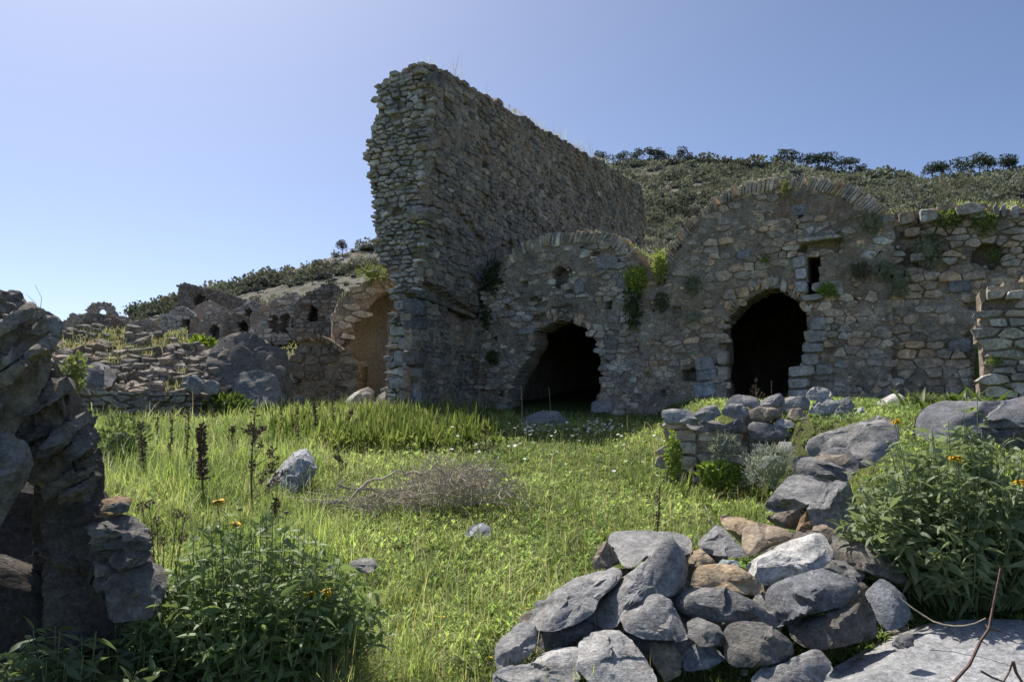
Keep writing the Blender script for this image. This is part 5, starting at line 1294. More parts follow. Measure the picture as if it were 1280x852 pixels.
yy = np.sqrt(rs.uniform(45.0 ** 2, 1, n) * 0 + (48.0 ** 2 + (Rd ** 2 - 48.0 ** 2) * rs.rand(n)))
yy = np.where(rs.rand(n) < .06, Rd * rs.uniform(.97, 1.0, n), yy)
xx = (pxs - 640) / 1000 * yy
k = (fbm(np.stack([xx * .035, yy * .035, xx * 0], -1), 91, 3) > np.where(pxs < 560, .22, -.46)) | (rs.rand(n) < .12)
k &= ~((pxs < 560) & (yy < 74)) & ~(pxs < 165)
xx, yy, pxs = xx[k], yy[k], pxs[k]; n = len(xx); zz = ground_z(xx, yy)
rad = rs.gamma(3.2, .26, n) * (.7 + yy / 420) + .25
order = np.argsort(-(rad / yy)); used = 0
def visible(px, py): return -10 < px < 1290 and not (470 < px < 745)
big, rest = [], []
for i in order:
    (big if len(big) < 290 and visible(pxs[i], 0) else rest).append(i)
Rd_all = ridge_dist(pxs); med_ = float(np.median((rad / yy)[big]))
for c, i in enumerate(big):
    o = bpy.data.objects.new('hill_shrub', SHM[c % 5]); COL.objects.link(o)
    o.location = (xx[i], yy[i], zz[i]); o.scale = (rad[i], rad[i] * rs.uniform(.8, 1.2), rad[i] * rs.uniform(.75, 1.1)); o.rotation_euler = (0, 0, rs.uniform(0, 6.28))
    sh_e = zz[i] / yy[i]; rel_ = (yy[i] - 48) / (Rd_all[i] - 48)
    tag(o, ('broad ' if rad[i] / yy[i] > med_ else 'small ') + 'dark olive shrub ' + ('on the left slope ' if pxs[i] < 560 else 'on the right hillside ') + ('close under the ridge' if rel_ > .8 else 'halfway up to the ridge' if rel_ > .4 else 'low down behind the ruins'), 'shrub', 'shrubs scattered over the hillside')
parts = []; rest = np.array(rest)
SHL = []
for q in range(5):
    V, F, T = puff(52, (1, 1, .8 + .1 * (q % 3)), .38, 170 + q, .85, .3, dome=True); T = np.repeat(SHV[q][2][:1] * np.random.RandomState(q).uniform(.65, 1.35, (52, 1)), 4, axis=0)
    cv, cf = ico(1); cv = cv * .62; cv[:, 2] = np.maximum(cv[:, 2], -.05); SHL.append(merge([(V, F, T), (cv, cf, np.tile(SHV[q][2][-1:], (len(cv), 1)))]))
for q in range(5):
    m = rest[q::5]; V, F, T = SHL[q]; keepf = np.arange(len(F))
    Mx = rot_z(rs.uniform(0, 6.28, len(m))) * rad[m][:, None, None]
    parts.append(realize(V, F[keepf], Mx, np.stack([xx, yy, zz], 1)[m], None)[:2] + (np.tile(T, (len(m), 1)) * np.repeat((1 + .9 * fbm(np.stack([xx[m] * .03, yy[m] * .03, xx[m] * 0], -1), 93, 3) + rs.uniform(-.3, .3, len(m)))[:, None].clip(.4, 1.8), len(V), axis=0),))
v, f, t = merge(parts)
tag(obj('hill_scrub', v, f, M_SHRUB, tint=t, kind='stuff'), 'dense low scrub covering the hillside up to the ridge')

def pine(px, py_top, hgt_px, seed, label, lean=0.0, spread=.55, group='pines on the ridge', Y=None):
    Y = Y or float(ridge_dist(px)) - 1.5; base = np.array((((px - 640) / 1000 * Y), Y, 0.0)); base[2] = ground_z(base[0], base[1]) - .3
    top = at(px, py_top, Y); H = max(top[2] - base[2], 2.0); r_ = np.random.RandomState(seed)
    t = empty('pine_tree', base, label, 'tree', group)
    path = [base + np.array((lean * H * s * s + .03 * H * math.sin(4 * s + seed), 0, H * s * .86)) for s in np.linspace(0, 1, 7)]
    v, f, _ = tube(path, .05 * H * .6, .012 * H, 6); ps = [(v, f, None)]; crowns = []
    for k in range(9):
        s = r_.uniform(.5, 1.0); a = r_.uniform(0, 6.28); p0 = path[min(6, int(s * 6))]; L = H * spread * r_.uniform(.35, 1.0) * (1.15 - .5 * s)
        p1 = p0 + np.array((math.cos(a) * L, math.sin(a) * L, H * r_.uniform(.02, .12)))
        v, f, _ = tube([p0, (p0 + p1) / 2 + np.array((0, 0, -.02 * H)), p1], .012 * H, .004 * H, 4); ps.append((v, f, None))
        crowns.append((p1, H * r_.uniform(.15, .26)))
    crowns.append((path[-1] + np.array((0, 0, .04 * H)), H * .17)); crowns.append((path[-2], H * .15))
    v, f, _ = merge(ps); obj('trunk', v, f, M_BARK, t)
    cs = []
    for q, (c, rr) in enumerate(crowns):
        V, F, T = puff(70, (rr, rr, rr * .5), rr * .5, seed * 20 + q, .4, .5); V = V + c
        cs.append((V, F, np.tile(np.array((.07, .085, .055)) * r_.uniform(.7, 1.3), (len(V), 1))))
    v, f, tt_ = merge(cs); obj('crown', v, f, M_SHRUB, t, tint=tt_)
PINES = [(757, 192, 0), (782, 191, 0), (800, 188, 0), (815, 186, .05), (828, 187, 0), (853, 186, .1), (868, 193, 0), (983, 189, .05), (997, 189, 0), (1018, 194, 0), (1030, 195, .1), (1041, 193, 0), (1062, 198, 0), (1072, 199, -.05), (1088, 207, 0),
         (1120, 212, 0), (1176, 205, 0), (1190, 206, 0), (1213, 199, .08), (1238, 196, 0), (1248, 197, .05), (1268, 195, 0), (1279, 196, 0)]
DESC = {757: 'small pine just right of the tall wall top', 853: 'flat crowned pine with a gap under its crown, right of the first ridge clump', 983: 'twin pine with an open crown, left stem, above the rounded vault top', 997: 'twin pine with an open crown, right stem, above the rounded vault top', 1213: 'lone umbrella shaped pine on the right of the ridge',
        1120: 'lowest little pine in the dip of the ridge'}
ORD = ['first', 'second', 'third', 'fourth', 'fifth', 'sixth', 'seventh']; cnt = {}
for k, (px, py, ln) in enumerate(PINES):
    lab = DESC.get(px, None)
    if lab is None:
        z_ = 0 if px < 900 else 1 if px < 1110 else 2; c_ = cnt.get(z_, 0); cnt[z_] = c_ + 1
        lab = ORD[c_] + (' plain dark pine from the left in the ridge clump beside the tall wall', ' plain dark pine from the left in the ridge row above the rounded vault', ' plain dark pine from the left at the right end of the ridge')[z_]
    pine(px, py - 2, 0, 700 + k, lab, ln, .55 if px not in (1213, 853) else .75)
pine(215, 368, 0, 741, 'small round pine on the left ridge behind the far ruins', 0, .5, 'trees on the left ridge'); pine(425, 300, 0, 742, 'spiky little pine on the left ridge near the tall wall', 0, .3, 'trees on the left ridge')

def tuft(label, px, py, rw, rh, plane=None, Y=None, col=(.115, .135, .085), n=260, leaf=.09, seed=1, name='wall_plant', up=.2, wid=.28, cat='wall plant', hang=0.0, off=.08):
    if plane is not None:
        u, w_ = plane.uv(px, py); c = plane.xyz(u, w_, off)
    else: c = at(px, py, Y)
    sc = np.linalg.norm(c - EYE) / 1000
    v, f, t = puff_mesh('p', n, (rw * sc, min(rw, rh) * sc * .8, rh * sc), leaf, seed, col, .4, wid, up - hang, dome=False, core=.55)
    return tag(obj(name, v + c, f, M_LEAF, tint=t, origin=c), label, cat)
tuft('big grey green tuft hanging below the grassy wall top, right of the rounded vault', 1160, 311, 13, 20, P_F3, col=(0.272, 0.296, 0.192), seed=801, hang=.5, n=420)
tuft('oval grey green tuft growing midway up the rubble wall', 1123, 352, 14, 18, P_F3, col=(0.256, 0.288, 0.192), seed=802, hang=.3, n=420)
tuft('small round tuft touching the upper left of the oval wall tuft', 1105, 339, 8, 8, P_F2, col=(0.256, 0.288, 0.192), seed=803)
tuft('grey green tuft at the right shoulder of the stone crown ring', 1088, 279, 10, 12, P_F2, col=(0.256, 0.280, 0.176), seed=804)
tuft('dim dry tuft on the vault wall left of the oval wall tuft', 1077, 338, 8, 8, P_F2, col=(0.160, 0.160, 0.104), seed=805)
tuft('small grey tuft on the vault face, upper left of the taller doorway', 867, 358, 8, 11, P_F2, col=(0.224, 0.248, 0.160), seed=806)
tuft('flattened pale cushion plant left of the taller doorway', 868, 397, 13, 6, P_F2, col=(0.352, 0.360, 0.272), seed=807, leaf=.06, n=300)
tuft('dark green plant hanging in the seam between the two vaults', 793, 385, 11, 26, P_F1, col=(0.080, 0.120, 0.040), seed=808, hang=.6, n=420, leaf=.12)
tuft('olive tuft just right of the plant hanging in the vault seam', 829, 378, 8, 12, P_F1, col=(0.112, 0.136, 0.064), seed=809, hang=.4)
tuft('bright yellow green climber under the grassy notch between the vaults', 798, 349, 15, 14, P_F1, col=(0.304, 0.368, 0.064), seed=810, n=520, leaf=.08, off=.12, wid=.6)
tuft('trailing yellow green plant on the left slope of the stone crown ring', 826, 332, 10, 18, P_F2, col=(0.272, 0.320, 0.072), seed=811, n=360, leaf=.07, wid=.6)
tuft('dark bush in the corner where the lower vault meets the tall wall', 618, 345, 11, 22, P_F1, col=(0.056, 0.080, 0.032), seed=812, n=420, leaf=.12, hang=.4)
tuft('dark hanging weed low in the corner of the tall wall and lower vault', 609, 395, 6, 14, P_F1, col=(0.056, 0.080, 0.032), seed=813, hang=.5)
tuft('small green weed left of the lower doorway', 618, 447, 7, 7, P_F1, col=(0.080, 0.128, 0.032), seed=814)
tuft('bright green leafy weed on the sill of the window slit', 1036, 363, 10, 6, P_F2, col=(0.224, 0.320, 0.056), seed=815, wid=.6, leaf=.10, n=120)
tuft('green moss clump in the middle of the stone crown ring', 983, 236, 4, 9, P_F2, col=(0.256, 0.272, 0.064), seed=816, leaf=.05, n=160, off=.16)
tuft('small weed at the right end of the flat lintel stone', 1050, 298, 5, 6, P_F2, col=(0.160, 0.208, 0.048), seed=817, leaf=.06, n=90)
tuft('little weed high above the left of the taller doorway', 957, 325, 7, 6, P_F2, col=(0.192, 0.240, 0.064), seed=818, leaf=.06, n=90)
tuft('leafy green weed under the pale block on the wall top', 1188, 275, 14, 9, P_F3, col=(0.144, 0.192, 0.048), seed=819, n=260, leaf=.08, wid=.5)
tuft('leafy weed under the wall top grass near the right edge', 1230, 280, 13, 11, P_F3, col=(0.160, 0.208, 0.048), seed=820, n=260, leaf=.08, wid=.5)
tuft('weed growing in the square hole of the rubble wall', 1241, 322, 7, 7, P_F3, col=(0.128, 0.176, 0.048), seed=821, n=120, leaf=.07)
tuft('green weed in the seam beside the stone pier', 1222, 462, 6, 30, P_F3, col=(0.112, 0.160, 0.040), seed=822, n=260, leaf=.08)
tuft('small yellow green weed growing from the face of the stone pier', 1243, 452, 8, 4, P_PIER, col=(0.208, 0.272, 0.056), seed=823, n=120, leaf=.05)
tuft('drooping grass tuft on the broken arch against the tall wall', 466, 343, 18, 9, P_ARCH, col=(0.208, 0.240, 0.080), seed=824, n=300, leaf=.16, wid=.12)
tuft('succulent weeds hanging down the right side of the layered outcrop', 92, 466, 12, 20, None, 4.3, col=(0.224, 0.256, 0.096), seed=825, n=260, leaf=.03, wid=.6)
tuft('silvery grey shrub at the foot of the heap on the low wall', 966, 584, 34, 26, None, 8.6, col=(0.320, 0.344, 0.304), seed=826, n=1500, leaf=.055, wid=.18, up=.8, name='silvery_shrub', cat='shrub')
tuft('small silvery shrub in the shaded corner of the low broken wall', 905, 560, 16, 16, None, 9.1, col=(0.240, 0.264, 0.224), seed=827, n=500, leaf=.06, wid=.18, up=.6, name='silvery_shrub', cat='shrub')
tuft('yellowish leafy creeper on the left end of the low broken wall', 842, 570, 9, 28, None, 9.15, col=(0.240, 0.304, 0.064), seed=828, n=420, leaf=.05, wid=.6, name='creeper', cat='creeper')
tuft('leafy green herbs at the foot of the low broken wall', 900, 592, 26, 13, None, 9.0, col=(0.208, 0.288, 0.056), seed=829, n=520, leaf=.07, wid=.5, name='herb_clump', cat='herb')
tuft('grey green herb patch beside the white boulder on the terrace', 1155, 502, 24, 9, None, 10.8, col=(0.208, 0.240, 0.096), seed=830, n=520, leaf=.05, wid=.5, name='herb_clump', cat='herb')
tuft('tangled green weeds in front of the great masonry lump', 282, 512, 30, 16, None, 17.2, col=(0.112, 0.160, 0.040), seed=831, n=700, leaf=.16, wid=.4, name='weed_patch', cat='weeds')
tuft('bushy weed at the foot of the dry stone wall, beside the layered outcrop', 150, 560, 30, 34, None, 10.5, col=(0.136, 0.176, 0.064), seed=832, n=900, leaf=.08, wid=.4, name='weed_patch', cat='weeds')
tuft('bright green fern like patch on the bank below the far vaults', 252, 433, 14, 6, None, 26, col=(0.240, 0.320, 0.048), seed=833, n=260, leaf=.25, wid=.5, name='weed_patch', cat='weeds')

# rosette of strap leaves on the terrace
def strap_plant(label, px, py, Y, n, L, seed, spread=1.0, col=(.10, .15, .035), wd=.16):
    c = at(px, py, Y); c[2] = max(ground_z(c[0], c[1]), c[2] - .3); r_ = np.random.RandomState(seed); t = empty('strap_leaved_plant', c, label, 'plant')
    LV, LF = leaf_template(wd, 1.0, .3, 5)
    me = np_mesh('leaf', LV, LF, np.tile(np.array(col), (len(LV), 1)), True); me.materials.append(M_LEAF)
    for k in range(n):
        a = r_.uniform(0, 6.28); e = r_.uniform(.5, 1.3)
        o = bpy.data.objects.new('leaf', me); COL.objects.link(o); o.parent = t
        o.location = (r_.normal(0, .12 * spread), r_.normal(0, .08 * spread), 0); o.rotation_euler = (e, r_.uniform(-.3, .3), a); s = L * r_.uniform(.6, 1.2); o.scale = (s, s, s)
strap_plant('clump of bright strap leaves on the terrace, left of the stone pier', 1200, 505, 10.2, 60, .36, 1, 2.6)
strap_plant('broad leaved green weed at the bottom edge among the pile rocks', 880, 846, 3.95, 12, .12, 2, .5, (.12, .18, .03), .34)
strap_plant('upright ragged weed at the bottom edge, left of the broad leaved weed', 830, 850, 3.95, 9, .12, 3, .2, (.10, .14, .06), .25)

# ---------------------------------------------------------------- the two big yellow flowered bushes and their kin
LEAFT = [leaf_template(.30, .9, .3), leaf_template(.27, 1.4, .25), leaf_template(.33, .5, .2)]
def flower_head(parent, c, s, seed, bloom=True):
    r_ = np.random.RandomState(seed); n = 34
    a = r_.uniform(0, 6.28, n); e = r_.uniform(-.25, .9, n); D = np.stack([np.cos(a) * np.cos(e), np.sin(a) * np.cos(e), np.sin(e)], 1)
    PV, PF_ = leaf_template(.55, 1.3, .6, 3)
    M = frames(D, r_.uniform(-.5, .5, n)) * (s * r_.uniform(.7, 1.1, n))[:, None, None]
    v, f, _ = realize(PV, PF_, M, c + D * s * .25)
    cv, cf = ico(2); cal = obj('flower_head', c + cv * s * np.array((.62, .62, .5)) * (1 + .15 * vnoise(cv * 4, seed))[:, None], cf, M_CALYX, parent, smooth=True)
    if bloom:
        o = obj('petals', v, f, M_YELLOW, None, smooth=True, origin=np.array(parent.location)); o.location = (0, 0, 0); o.parent = cal
def bush(label, cx, cy, rad, hgt, nst, seed, col, flowers=(), buds=0, shape=(1, 1), leaf=.085, tilt=(0, 0), zoff=0.0, spikes=(), name='flowering_bush', cat='bush', limit=280):
    r_ = np.random.RandomState(seed); c0 = np.array((cx, cy, float(ground_z(cx, cy)) + zoff)); t = empty(name, c0, label, cat)
    stems, Mats, Locs, Sz = [], [], [], []
    def add_stem(base, top, sag, nl, l0, start=.15):
        mid = (base + top) / 2 + sag; ts = np.linspace(0, 1, 8)[:, None]
        path = (1 - ts) ** 2 * base + 2 * ts * (1 - ts) * mid + ts ** 2 * top
        v, f, _ = tube(path, .0055, .0018, 5); stems.append((v, f, None))
        roll = r_.uniform(0, 3.14)
        for k in range(nl):
            s = start + (1 - start) * (k + .5) / nl; p = path[min(6, int(s * 7))] + (path[min(7, int(s * 7) + 1)] - path[min(6, int(s * 7))]) * ((s * 7) % 1)
            for q in (0, 1):
                a = roll + k * 1.5708 + q * 3.14159 + r_.normal(0, .25); e = r_.normal(.12, .45)
                D = np.array((math.cos(a) * math.cos(e), math.sin(a) * math.cos(e), math.sin(e)))
                Mats.append(D); Locs.append(p + D * .006); Sz.append(l0 * r_.uniform(.6, 1.2) * (1.1 - .32 * s))
    for k in range(nst):
        a = r_.uniform(0, 6.28); q = math.sqrt(r_.rand()); rr = rad * q
        b = c0 + np.array((math.cos(a) * rr * .45 * shape[0], math.sin(a) * rr * .45 * shape[1], 0))
        hh = hgt * (1 - .55 * q * q) * r_.uniform(.72, 1.05)
        tp = c0 + np.array((math.cos(a) * rr * shape[0] + tilt[0] * hh, math.sin(a) * rr * shape[1] + tilt[1] * hh, hh))
        add_stem(b, tp, np.array((math.cos(a), math.sin(a), .6)) * .08 * hgt, r_.randint(7, 11), leaf)
    for (px, py, Y, kind) in list(flowers) + list(spikes):
        tp = at(px, py, Y); b = np.array((c0[0] + (tp[0] - c0[0]) * .6, c0[1] + (tp[1] - c0[1]) * .6, c0[2] + .2 * hgt))
        add_stem(b, tp, np.array((0, 0, .05)), 7 if kind != 'spike' else 9, leaf * (.8 if kind != 'spike' else 1.0), .25)
        if kind != 'spike': flower_head(t, tp, .029 if kind == 'bloom' else .022, seed + int(px), kind == 'bloom')
    v, f, _ = merge(stems); obj('stems', v, f, M_CALYX, t, kind='stuff')
    D = np.array(Mats); L = np.array(Locs); S = np.array(Sz); n = len(S)
    M = frames(D, r_.normal(0, .8, n)) * S[:, None, None]
    depth = (L - c0) @ np.array((0, -1, .35)) + r_.normal(0, .04, n); order = np.argsort(-depth)
    bigs = order[:limit]; rest = order[limit:]; tv = r_.uniform(.75, 1.3, (n, 1)) * np.array(col)
    mes = []
    for q in range(3):
        for w_ in (.8, 1.0, 1.22):
            me = np_mesh('leaf', LEAFT[q][0], LEAFT[q][1], np.tile(np.array(col) * w_, (len(LEAFT[q][0]), 1)), True); me.materials.append(M_LEAF); mes.append(me)
    from mathutils import Matrix
    for k, i in enumerate(bigs):
        o = bpy.data.objects.new('leaf', mes[k % 9]); COL.objects.link(o); o.parent = t
        m4 = np.eye(4); m4[:3, :3] = M[i]; m4[:3, 3] = L[i] - c0; o.matrix_local = Matrix(m4.tolist())
    ps = []
    for q in range(3):
        m = rest[q::3]
        if len(m): ps.append(realize(LEAFT[q][0], LEAFT[q][1], M[m], L[m], tv[m]))
    if ps:
        v, f, tt_ = merge(ps); obj('foliage', v, f, M_LEAF, t, tint=tt_, smooth=True, kind='stuff')
    return t
bush('big leafy bush with a few yellow whorls, spilling over the right end of the pile', 2.74, 4.95, .74, 1.06, 300, 1, (.215, .265, .135),
     [(1118, 527, 4.85, 'bloom'), (1195, 573, 4.6, 'bloom'), (1276, 603, 4.5, 'bloom'), (1067, 592, 4.85, 'bud'), (1110, 553, 4.8, 'bud'), (1274, 588, 4.5, 'bud'), (1222, 598, 4.5, 'bud'), (1197, 560, 4.6, 'bud')],
     shape=(1, .75), leaf=.125, spikes=[(1205, 510, 4.9, 'spike'), (1222, 490, 4.9, 'spike'), (1268, 540, 4.9, 'spike'), (1165, 535, 4.9, 'spike'), (1185, 525, 4.9, 'spike'), (1140, 548, 4.9, 'spike')])
bush('big leafy bush with four yellow whorls, at the lower left of the meadow', -1.28, 4.1, .62, .92, 300, 2, (.20, .265, .105),
     [(272, 628, 4.2, 'bloom'), (295, 655, 4.15, 'bloom'), (386, 743, 3.95, 'bloom'), (407, 739, 3.95, 'bloom'), (358, 640, 4.2, 'bud'), (412, 720, 4.0, 'bud'), (300, 636, 4.2, 'bud')],
     shape=(1.05, .75), leaf=.105, spikes=[(262, 650, 4.2, 'spike'), (340, 665, 4.2, 'spike'), (235, 690, 4.1, 'spike'), (390, 690, 4.1, 'spike')])
bush('low leafy plants in the shade at the foot of the layered outcrop', -1.95, 3.65, .55, .55, 80, 3, (.13, .17, .08), shape=(1.1, .6), leaf=.12, name='leafy_undergrowth', cat='bush', limit=160)
bush('loose feathery green weed spilling right of the layered outcrop', -1.72, 3.9, .30, .62, 50, 4, (.12, .155, .05), shape=(1.0, .8), leaf=.06, name='leafy_weed', cat='weed', limit=100)
bush('leafy weed mat at the left tip of the rock pile', -.02, 4.4, .35, .22, 50, 5, (.13, .19, .03), shape=(1.0, .7), leaf=.045, name='leafy_weed', cat='weed', limit=60)

# ---------------------------------------------------------------- dry stalks, thistle, twigs
def stalk(label, px, py0, py1, Y, seed, kind='seed', w=1.0, group='dark dry flower stalks in the meadow', mat=None):
    top = at(px, py1, Y); b = at(px, py0, Y); b[2] = ground_z(b[0], b[1]) - .02; r_ = np.random.RandomState(seed); H = top[2] - b[2]
    t = empty('dry_stalk', b, label, 'dry stalk', group)
    path = [b + (top - b) * s + np.array((.03 * H * math.sin(3 * s + seed), 0, 0)) for s in np.linspace(0, 1, 8)]
    v, f, _ = tube(path, .010 * w, .004 * w, 5); ps = [(v, f, None)]
    tips = [(path[-1], path[3])]
    if kind == 'branched':
        for k in range(14):
            s = r_.uniform(.12, .9); p = b + (top - b) * s; a = r_.uniform(0, 6.28); L = H * .30 * (1.1 - s)
            q = p + np.array((math.cos(a) * L, math.sin(a) * L, L * .9)); m = (p + q) / 2 + np.array((math.cos(a), math.sin(a), -.3)) * L * .15
            v, f, _ = tube([p, m, q], .005, .003, 4); ps.append((v, f, None)); tips.append((q, m))
    v, f, _ = merge(ps); obj('stem', v, f, mat or M_DRY, t)
    n = {'seed': 150, 'thick': 320, 'branched': 420, 'bare': 24}[kind]; Ls, Ds = [], []
    for k in range(n):
        p1, p0 = tips[r_.randint(len(tips))] if kind == 'branched' else (path[-1], path[2] if kind != 'bare' else path[5]); s = r_.rand()
        D = r_.normal(size=3); D[2] = abs(D[2]) * .8; D /= np.linalg.norm(D); Ls.append(p0 + (p1 - p0) * s + D * .006 * w); Ds.append(D)
    LV = np.array([(0, 0, 0), (-.22, .5, .1), (0, 1, 0), (.22, .5, .1)]); LF = np.array([(0, 3, 2), (0, 2, 1)])
    M = frames(np.array(Ds), r_.uniform(0, 6, n)) * ((.035 if kind != 'thick' else .055) * w * r_.uniform(.5, 1.3, n))[:, None, None]
    v, f, _ = realize(LV, LF, M, np.array(Ls)); obj('seed_husks', v, f, mat or M_DRY, t, kind='stuff')
for k, a in enumerate([
 ('dark furry stalk in the left meadow, closest to the layered outcrop', 178, 592, 528, 9.5, 'seed', 1.4), ('stubby thick dark stalk left of the tall branching one', 254, 602, 533, 8.6, 'thick', 1.2),
 ('tall branching brown stalk left of the slanted boulder', 318, 645, 516, 8.0, 'branched', 1.3), ('thin stalk beside the furry one in the left meadow', 214, 575, 524, 10.5, 'seed', 1.0),
 ('slim dark stalk between the thin one and the stubby one', 233, 580, 514, 10.0, 'seed', 1.1), ('short twiggy stalk behind the slanted boulder', 371, 560, 506, 12.0, 'seed', 1.0),
 ('dark upright stalk behind the top of the slanted boulder', 394, 550, 502, 13.0, 'seed', 1.4), ('tall thin stalk before the broken arch', 417, 560, 480, 13.5, 'seed', 1.1),
 ('leaning brown stalk at the edge of the weeds before the tall wall', 608, 575, 530, 11.5, 'branched', .8), ('short brown stalk right of the leaning brown one', 634, 570, 536, 12.0, 'seed', .8),
 ('little dark stalk alone in the middle of the meadow', 822, 658, 608, 7.0, 'seed', .8), ('brown stalk in the weeds before the tall wall corner', 440, 575, 508, 13.0, 'branched', .8),
 ('brown stalk in the weeds below the blind niche', 505, 570, 520, 13.2, 'branched', .8), ('low dark stalk left of the brown stalk under the niche', 470, 575, 525, 13.2, 'seed', .9), ('twiggy brown stalk in the weeds right of the blind niche', 548, 572, 522, 13.4, 'branched', .8), ('thin brown stalk left of the broken arch, standing before the buried vault', 352, 545, 500, 14.5, 'seed', 1.0), ('very thin stalk close left of the stubby thick one', 240, 600, 560, 9.2, 'seed', .7), ('short brown stalk at the foot of the dry stone wall', 196, 556, 522, 12.5, 'seed', 1.0), ('short twiggy stalk between the tall branching one and the wall bank', 290, 566, 532, 12.0, 'branched', .8), ('low brown stalk just right of the slanted boulder', 424, 590, 556, 10.0, 'branched', .7), ('short stalk in the tall grass below the slanted boulder', 345, 664, 622, 7.6, 'branched', .7)]):
    stalk(*a[:5], 900 + k, a[5], a[6])
stalk('pale straw stalk standing before the lower doorway', 651, 545, 484, 15.0, 930, 'bare', .9, None, M_PALE)
stalk('second pale stalk inside the lower doorway', 687, 522, 484, 17.0, 931, 'bare', .7, None, M_PALE)
stalk('dry weed standing before the taller doorway', 946, 498, 472, 13.5, 932, 'branched', .6, None)
stalk('thin dry weed right of the other one before the taller doorway', 965, 498, 476, 13.5, 933, 'bare', .7, None)

th = at(205, 720, 4.4); th[2] = ground_z(th[0], th[1]); thi = empty('dried_thistle', th, 'dried thistle with several dark round heads, right of the layered outcrop', 'thistle')
ps = []
for k, (px, py) in enumerate([(178, 633), (187, 630), (196, 651), (222, 641), (231, 646), (205, 676), (228, 672), (190, 668)]):
    tp = at(px, py, 4.4 + .05 * (k % 3)); mid = (tp + th) / 2 + np.array((0, 0, .08)); v, f, _ = tube([th + np.array((.01 * k, 0, 0)), mid, tp], .004, .003, 4); ps.append((v, f, None))
    V, F, T = puff(60, (.016, .016, .014), .022, 950 + k, .25, .2); obj('seed_head', V + tp, F, M_DRY, thi)
v, f, _ = merge(ps); obj('stem', v, f, M_DRY, thi)

def wander(p0, p1, sag, r_, k=8, amp=.03):
    L = np.linalg.norm(p1 - p0); t = np.linspace(0, 1, k)[:, None]; P = p0 + (p1 - p0) * t + np.array((0, 0, 1)) * (4 * sag * t * (1 - t))
    P[1:-1] += r_.normal(0, amp * L, (k - 2, 3)); return P
r_ = np.random.RandomState(77)
bc = at(545, 640, 8.4); bc[2] = ground_z(bc[0], bc[1]); brush = empty('brushwood_heap', bc, 'heap of bleached dead branches and fine twigs lying in the meadow', 'brushwood')
for k, (a, b, Y0, Y1, sag, rad) in enumerate([((402, 630), (520, 612), 8.0, 8.6, .05, .014), ((422, 606), (500, 618), 8.3, 8.5, .0, .010), ((450, 612), (520, 596), 8.4, 8.8, .10, .012), ((505, 594), (585, 608), 8.8, 8.6, .04, .014),
     ((500, 618), (580, 636), 8.3, 8.0, .06, .011), ((520, 604), (540, 570), 8.7, 8.9, .02, .012), ((512, 606), (548, 578), 8.7, 8.8, .0, .009), ((420, 612), (445, 583), 8.4, 8.6, .0, .007), ((440, 640), (470, 616), 8.0, 8.2, .04, .006),
     ((555, 590), (562, 610), 8.8, 8.6, .02, .008), ((570, 600), (625, 580), 8.6, 8.9, .08, .008), ((580, 640), (600, 670), 8.0, 7.6, .02, .006), ((602, 600), (640, 640), 8.4, 7.8, .06, .008), ((630, 672), (668, 685), 7.2, 7.0, .02, .006)]):
    v, f, _ = tube(wander(at(*a, Y0), at(*b, Y1), sag, r_, 9), rad * 1.5, rad * .6, 6); obj('branch', v, f, M_TWIG, brush)
ps = []
for k in range(820):
    px, py = r_.normal(568, 52), 0; d = abs(px - 568) / 115
    base = at(px, 640, r_.uniform(7.9, 9.0)); base[2] = ground_z(base[0], base[1]) + r_.uniform(.03, .34) * max(0, 1 - d * d)
    D = r_.normal(size=3) * np.array((1, .8, .55)); D[2] = abs(D[2]); D /= np.linalg.norm(D); L = r_.uniform(.15, .5) * max(.4, 1.1 - d)
    v, f, _ = tube(wander(base, base + D * L, .03, r_, 4, .06), .0048, .0022, 3); ps.append((v, f, None))
for k in range(160):
    px = r_.normal(460, 35); base = at(px, 630, r_.uniform(7.9, 8.6)); base[2] = ground_z(base[0], base[1]) + r_.uniform(.03, .15)
    D = r_.normal(size=3) * np.array((1, .6, .3)); D /= np.linalg.norm(D); v, f, _ = tube(wander(base, base + D * r_.uniform(.15, .5), .03, r_, 4, .06), .0048, .0022, 3); ps.append((v, f, None))
v, f, _ = merge(ps); obj('twigs', v, f, M_TWIG, brush, kind='stuff')

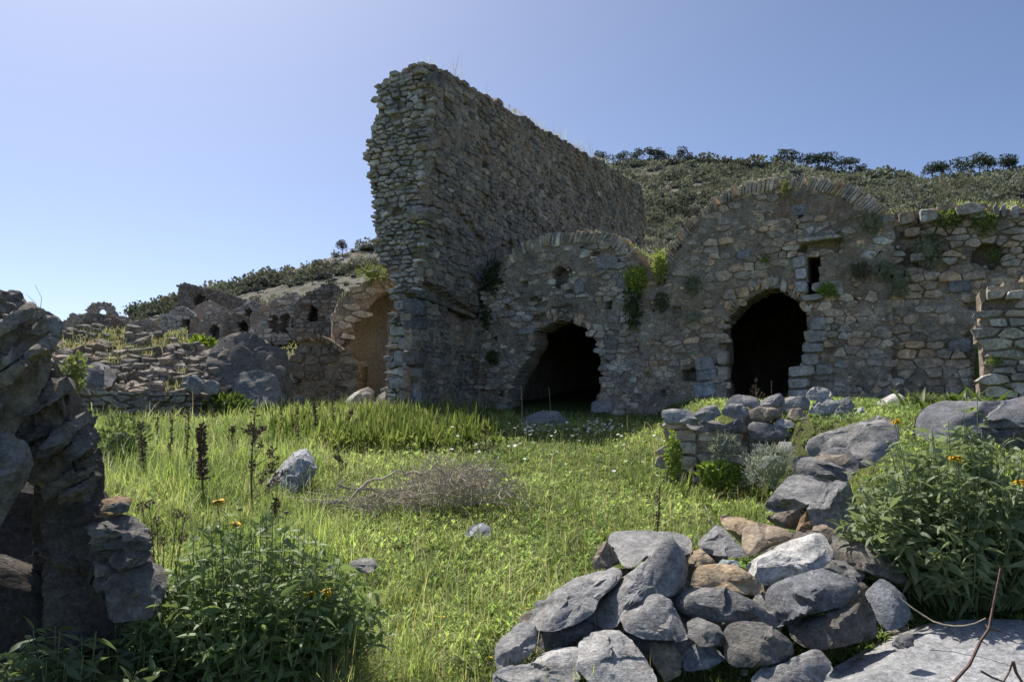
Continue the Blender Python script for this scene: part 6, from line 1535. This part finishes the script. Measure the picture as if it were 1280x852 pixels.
br = at(1196, 850, 3.3); brb = empty('bramble_twig', br, 'bare reddish bramble twig standing over the bedrock slab, lower right', 'twig')
main = [at(1192, 852, 3.3), at(1212, 830, 3.32), at(1226, 800, 3.35), at(1236, 786, 3.36), at(1241, 760, 3.4), at(1246, 735, 3.42), at(1251, 709, 3.45)]
v, f, _ = tube(main, .0075, .0045, 6); obj('stem', v, f, M_REDTWIG, brb)
for k, (i, q) in enumerate([(3, (1262, 792)), (6, (1258, 706)), (6, (1247, 704)), (3, (1232, 780)), (0, (1186, 846)), (2, (1235, 806))]):
    v, f, _ = tube([main[i], at(q[0], q[1], 3.4)], .004, .0015, 4); obj('thorn_shoot', v, f, M_REDTWIG, brb)
lt = empty('bramble_twig', at(1270, 850, 3.2), 'short dark forked twig in the very bottom right corner', 'twig')
v, f, _ = merge([tube([at(1226, 838, 3.2), at(1240, 846, 3.2), at(1256, 852, 3.2)], .005, .003, 5), tube([at(1266, 826, 3.2), at(1270, 840, 3.2), at(1280, 856, 3.2)], .007, .005, 5), tube([at(1254, 852, 3.2), at(1262, 838, 3.22), at(1266, 826, 3.2)], .004, .003, 5)])
obj('stem', v, f, M_REDTWIG, lt)
v, f, _ = tube(wander(at(1116, 736, 4.4), at(1232, 772, 4.1), -.10, r_, 10, .004), .0045, .003, 5)
tag(obj('trailing_stem', v, f, M_PALE, origin=at(1116, 736, 4.4)), 'pale trailing stem hanging in front of the leafy bush, above the bedrock slab', 'stem')
v, f, _ = merge([tube(wander(at(601, 730, 6.3), at(640, 704, 6.7), .02, r_, 7, .01), .012, .009, 6)])
tag(obj('dead_stick', v, f, M_TWIG, origin=at(601, 730, 6.3)), 'bleached stick lying in the grass left of the rock pile', 'stick')
v, f, _ = merge([tube(wander(at(889, 656, 5.3), at(881, 632, 5.4), .02, r_, 6, .04), .006, .004, 5)])
tag(obj('dead_stick', v, f, M_TWIG, origin=at(889, 656, 5.3)), 'short curled stick standing above the triangular grey rock', 'stick')
v, f, _ = merge([tube([at(50, 392, 4.0), at(52, 372, 4.0), at(44, 356, 4.0)], .002, .001, 4), tube([at(50, 394, 4.0), at(44, 378, 4.0), at(33, 368, 4.0)], .002, .001, 4)])
tag(obj('dry_grass_stalk', v, f, M_PALE, origin=at(50, 394, 4.0)), 'two hair thin dry stems on top of the layered outcrop', 'stem')
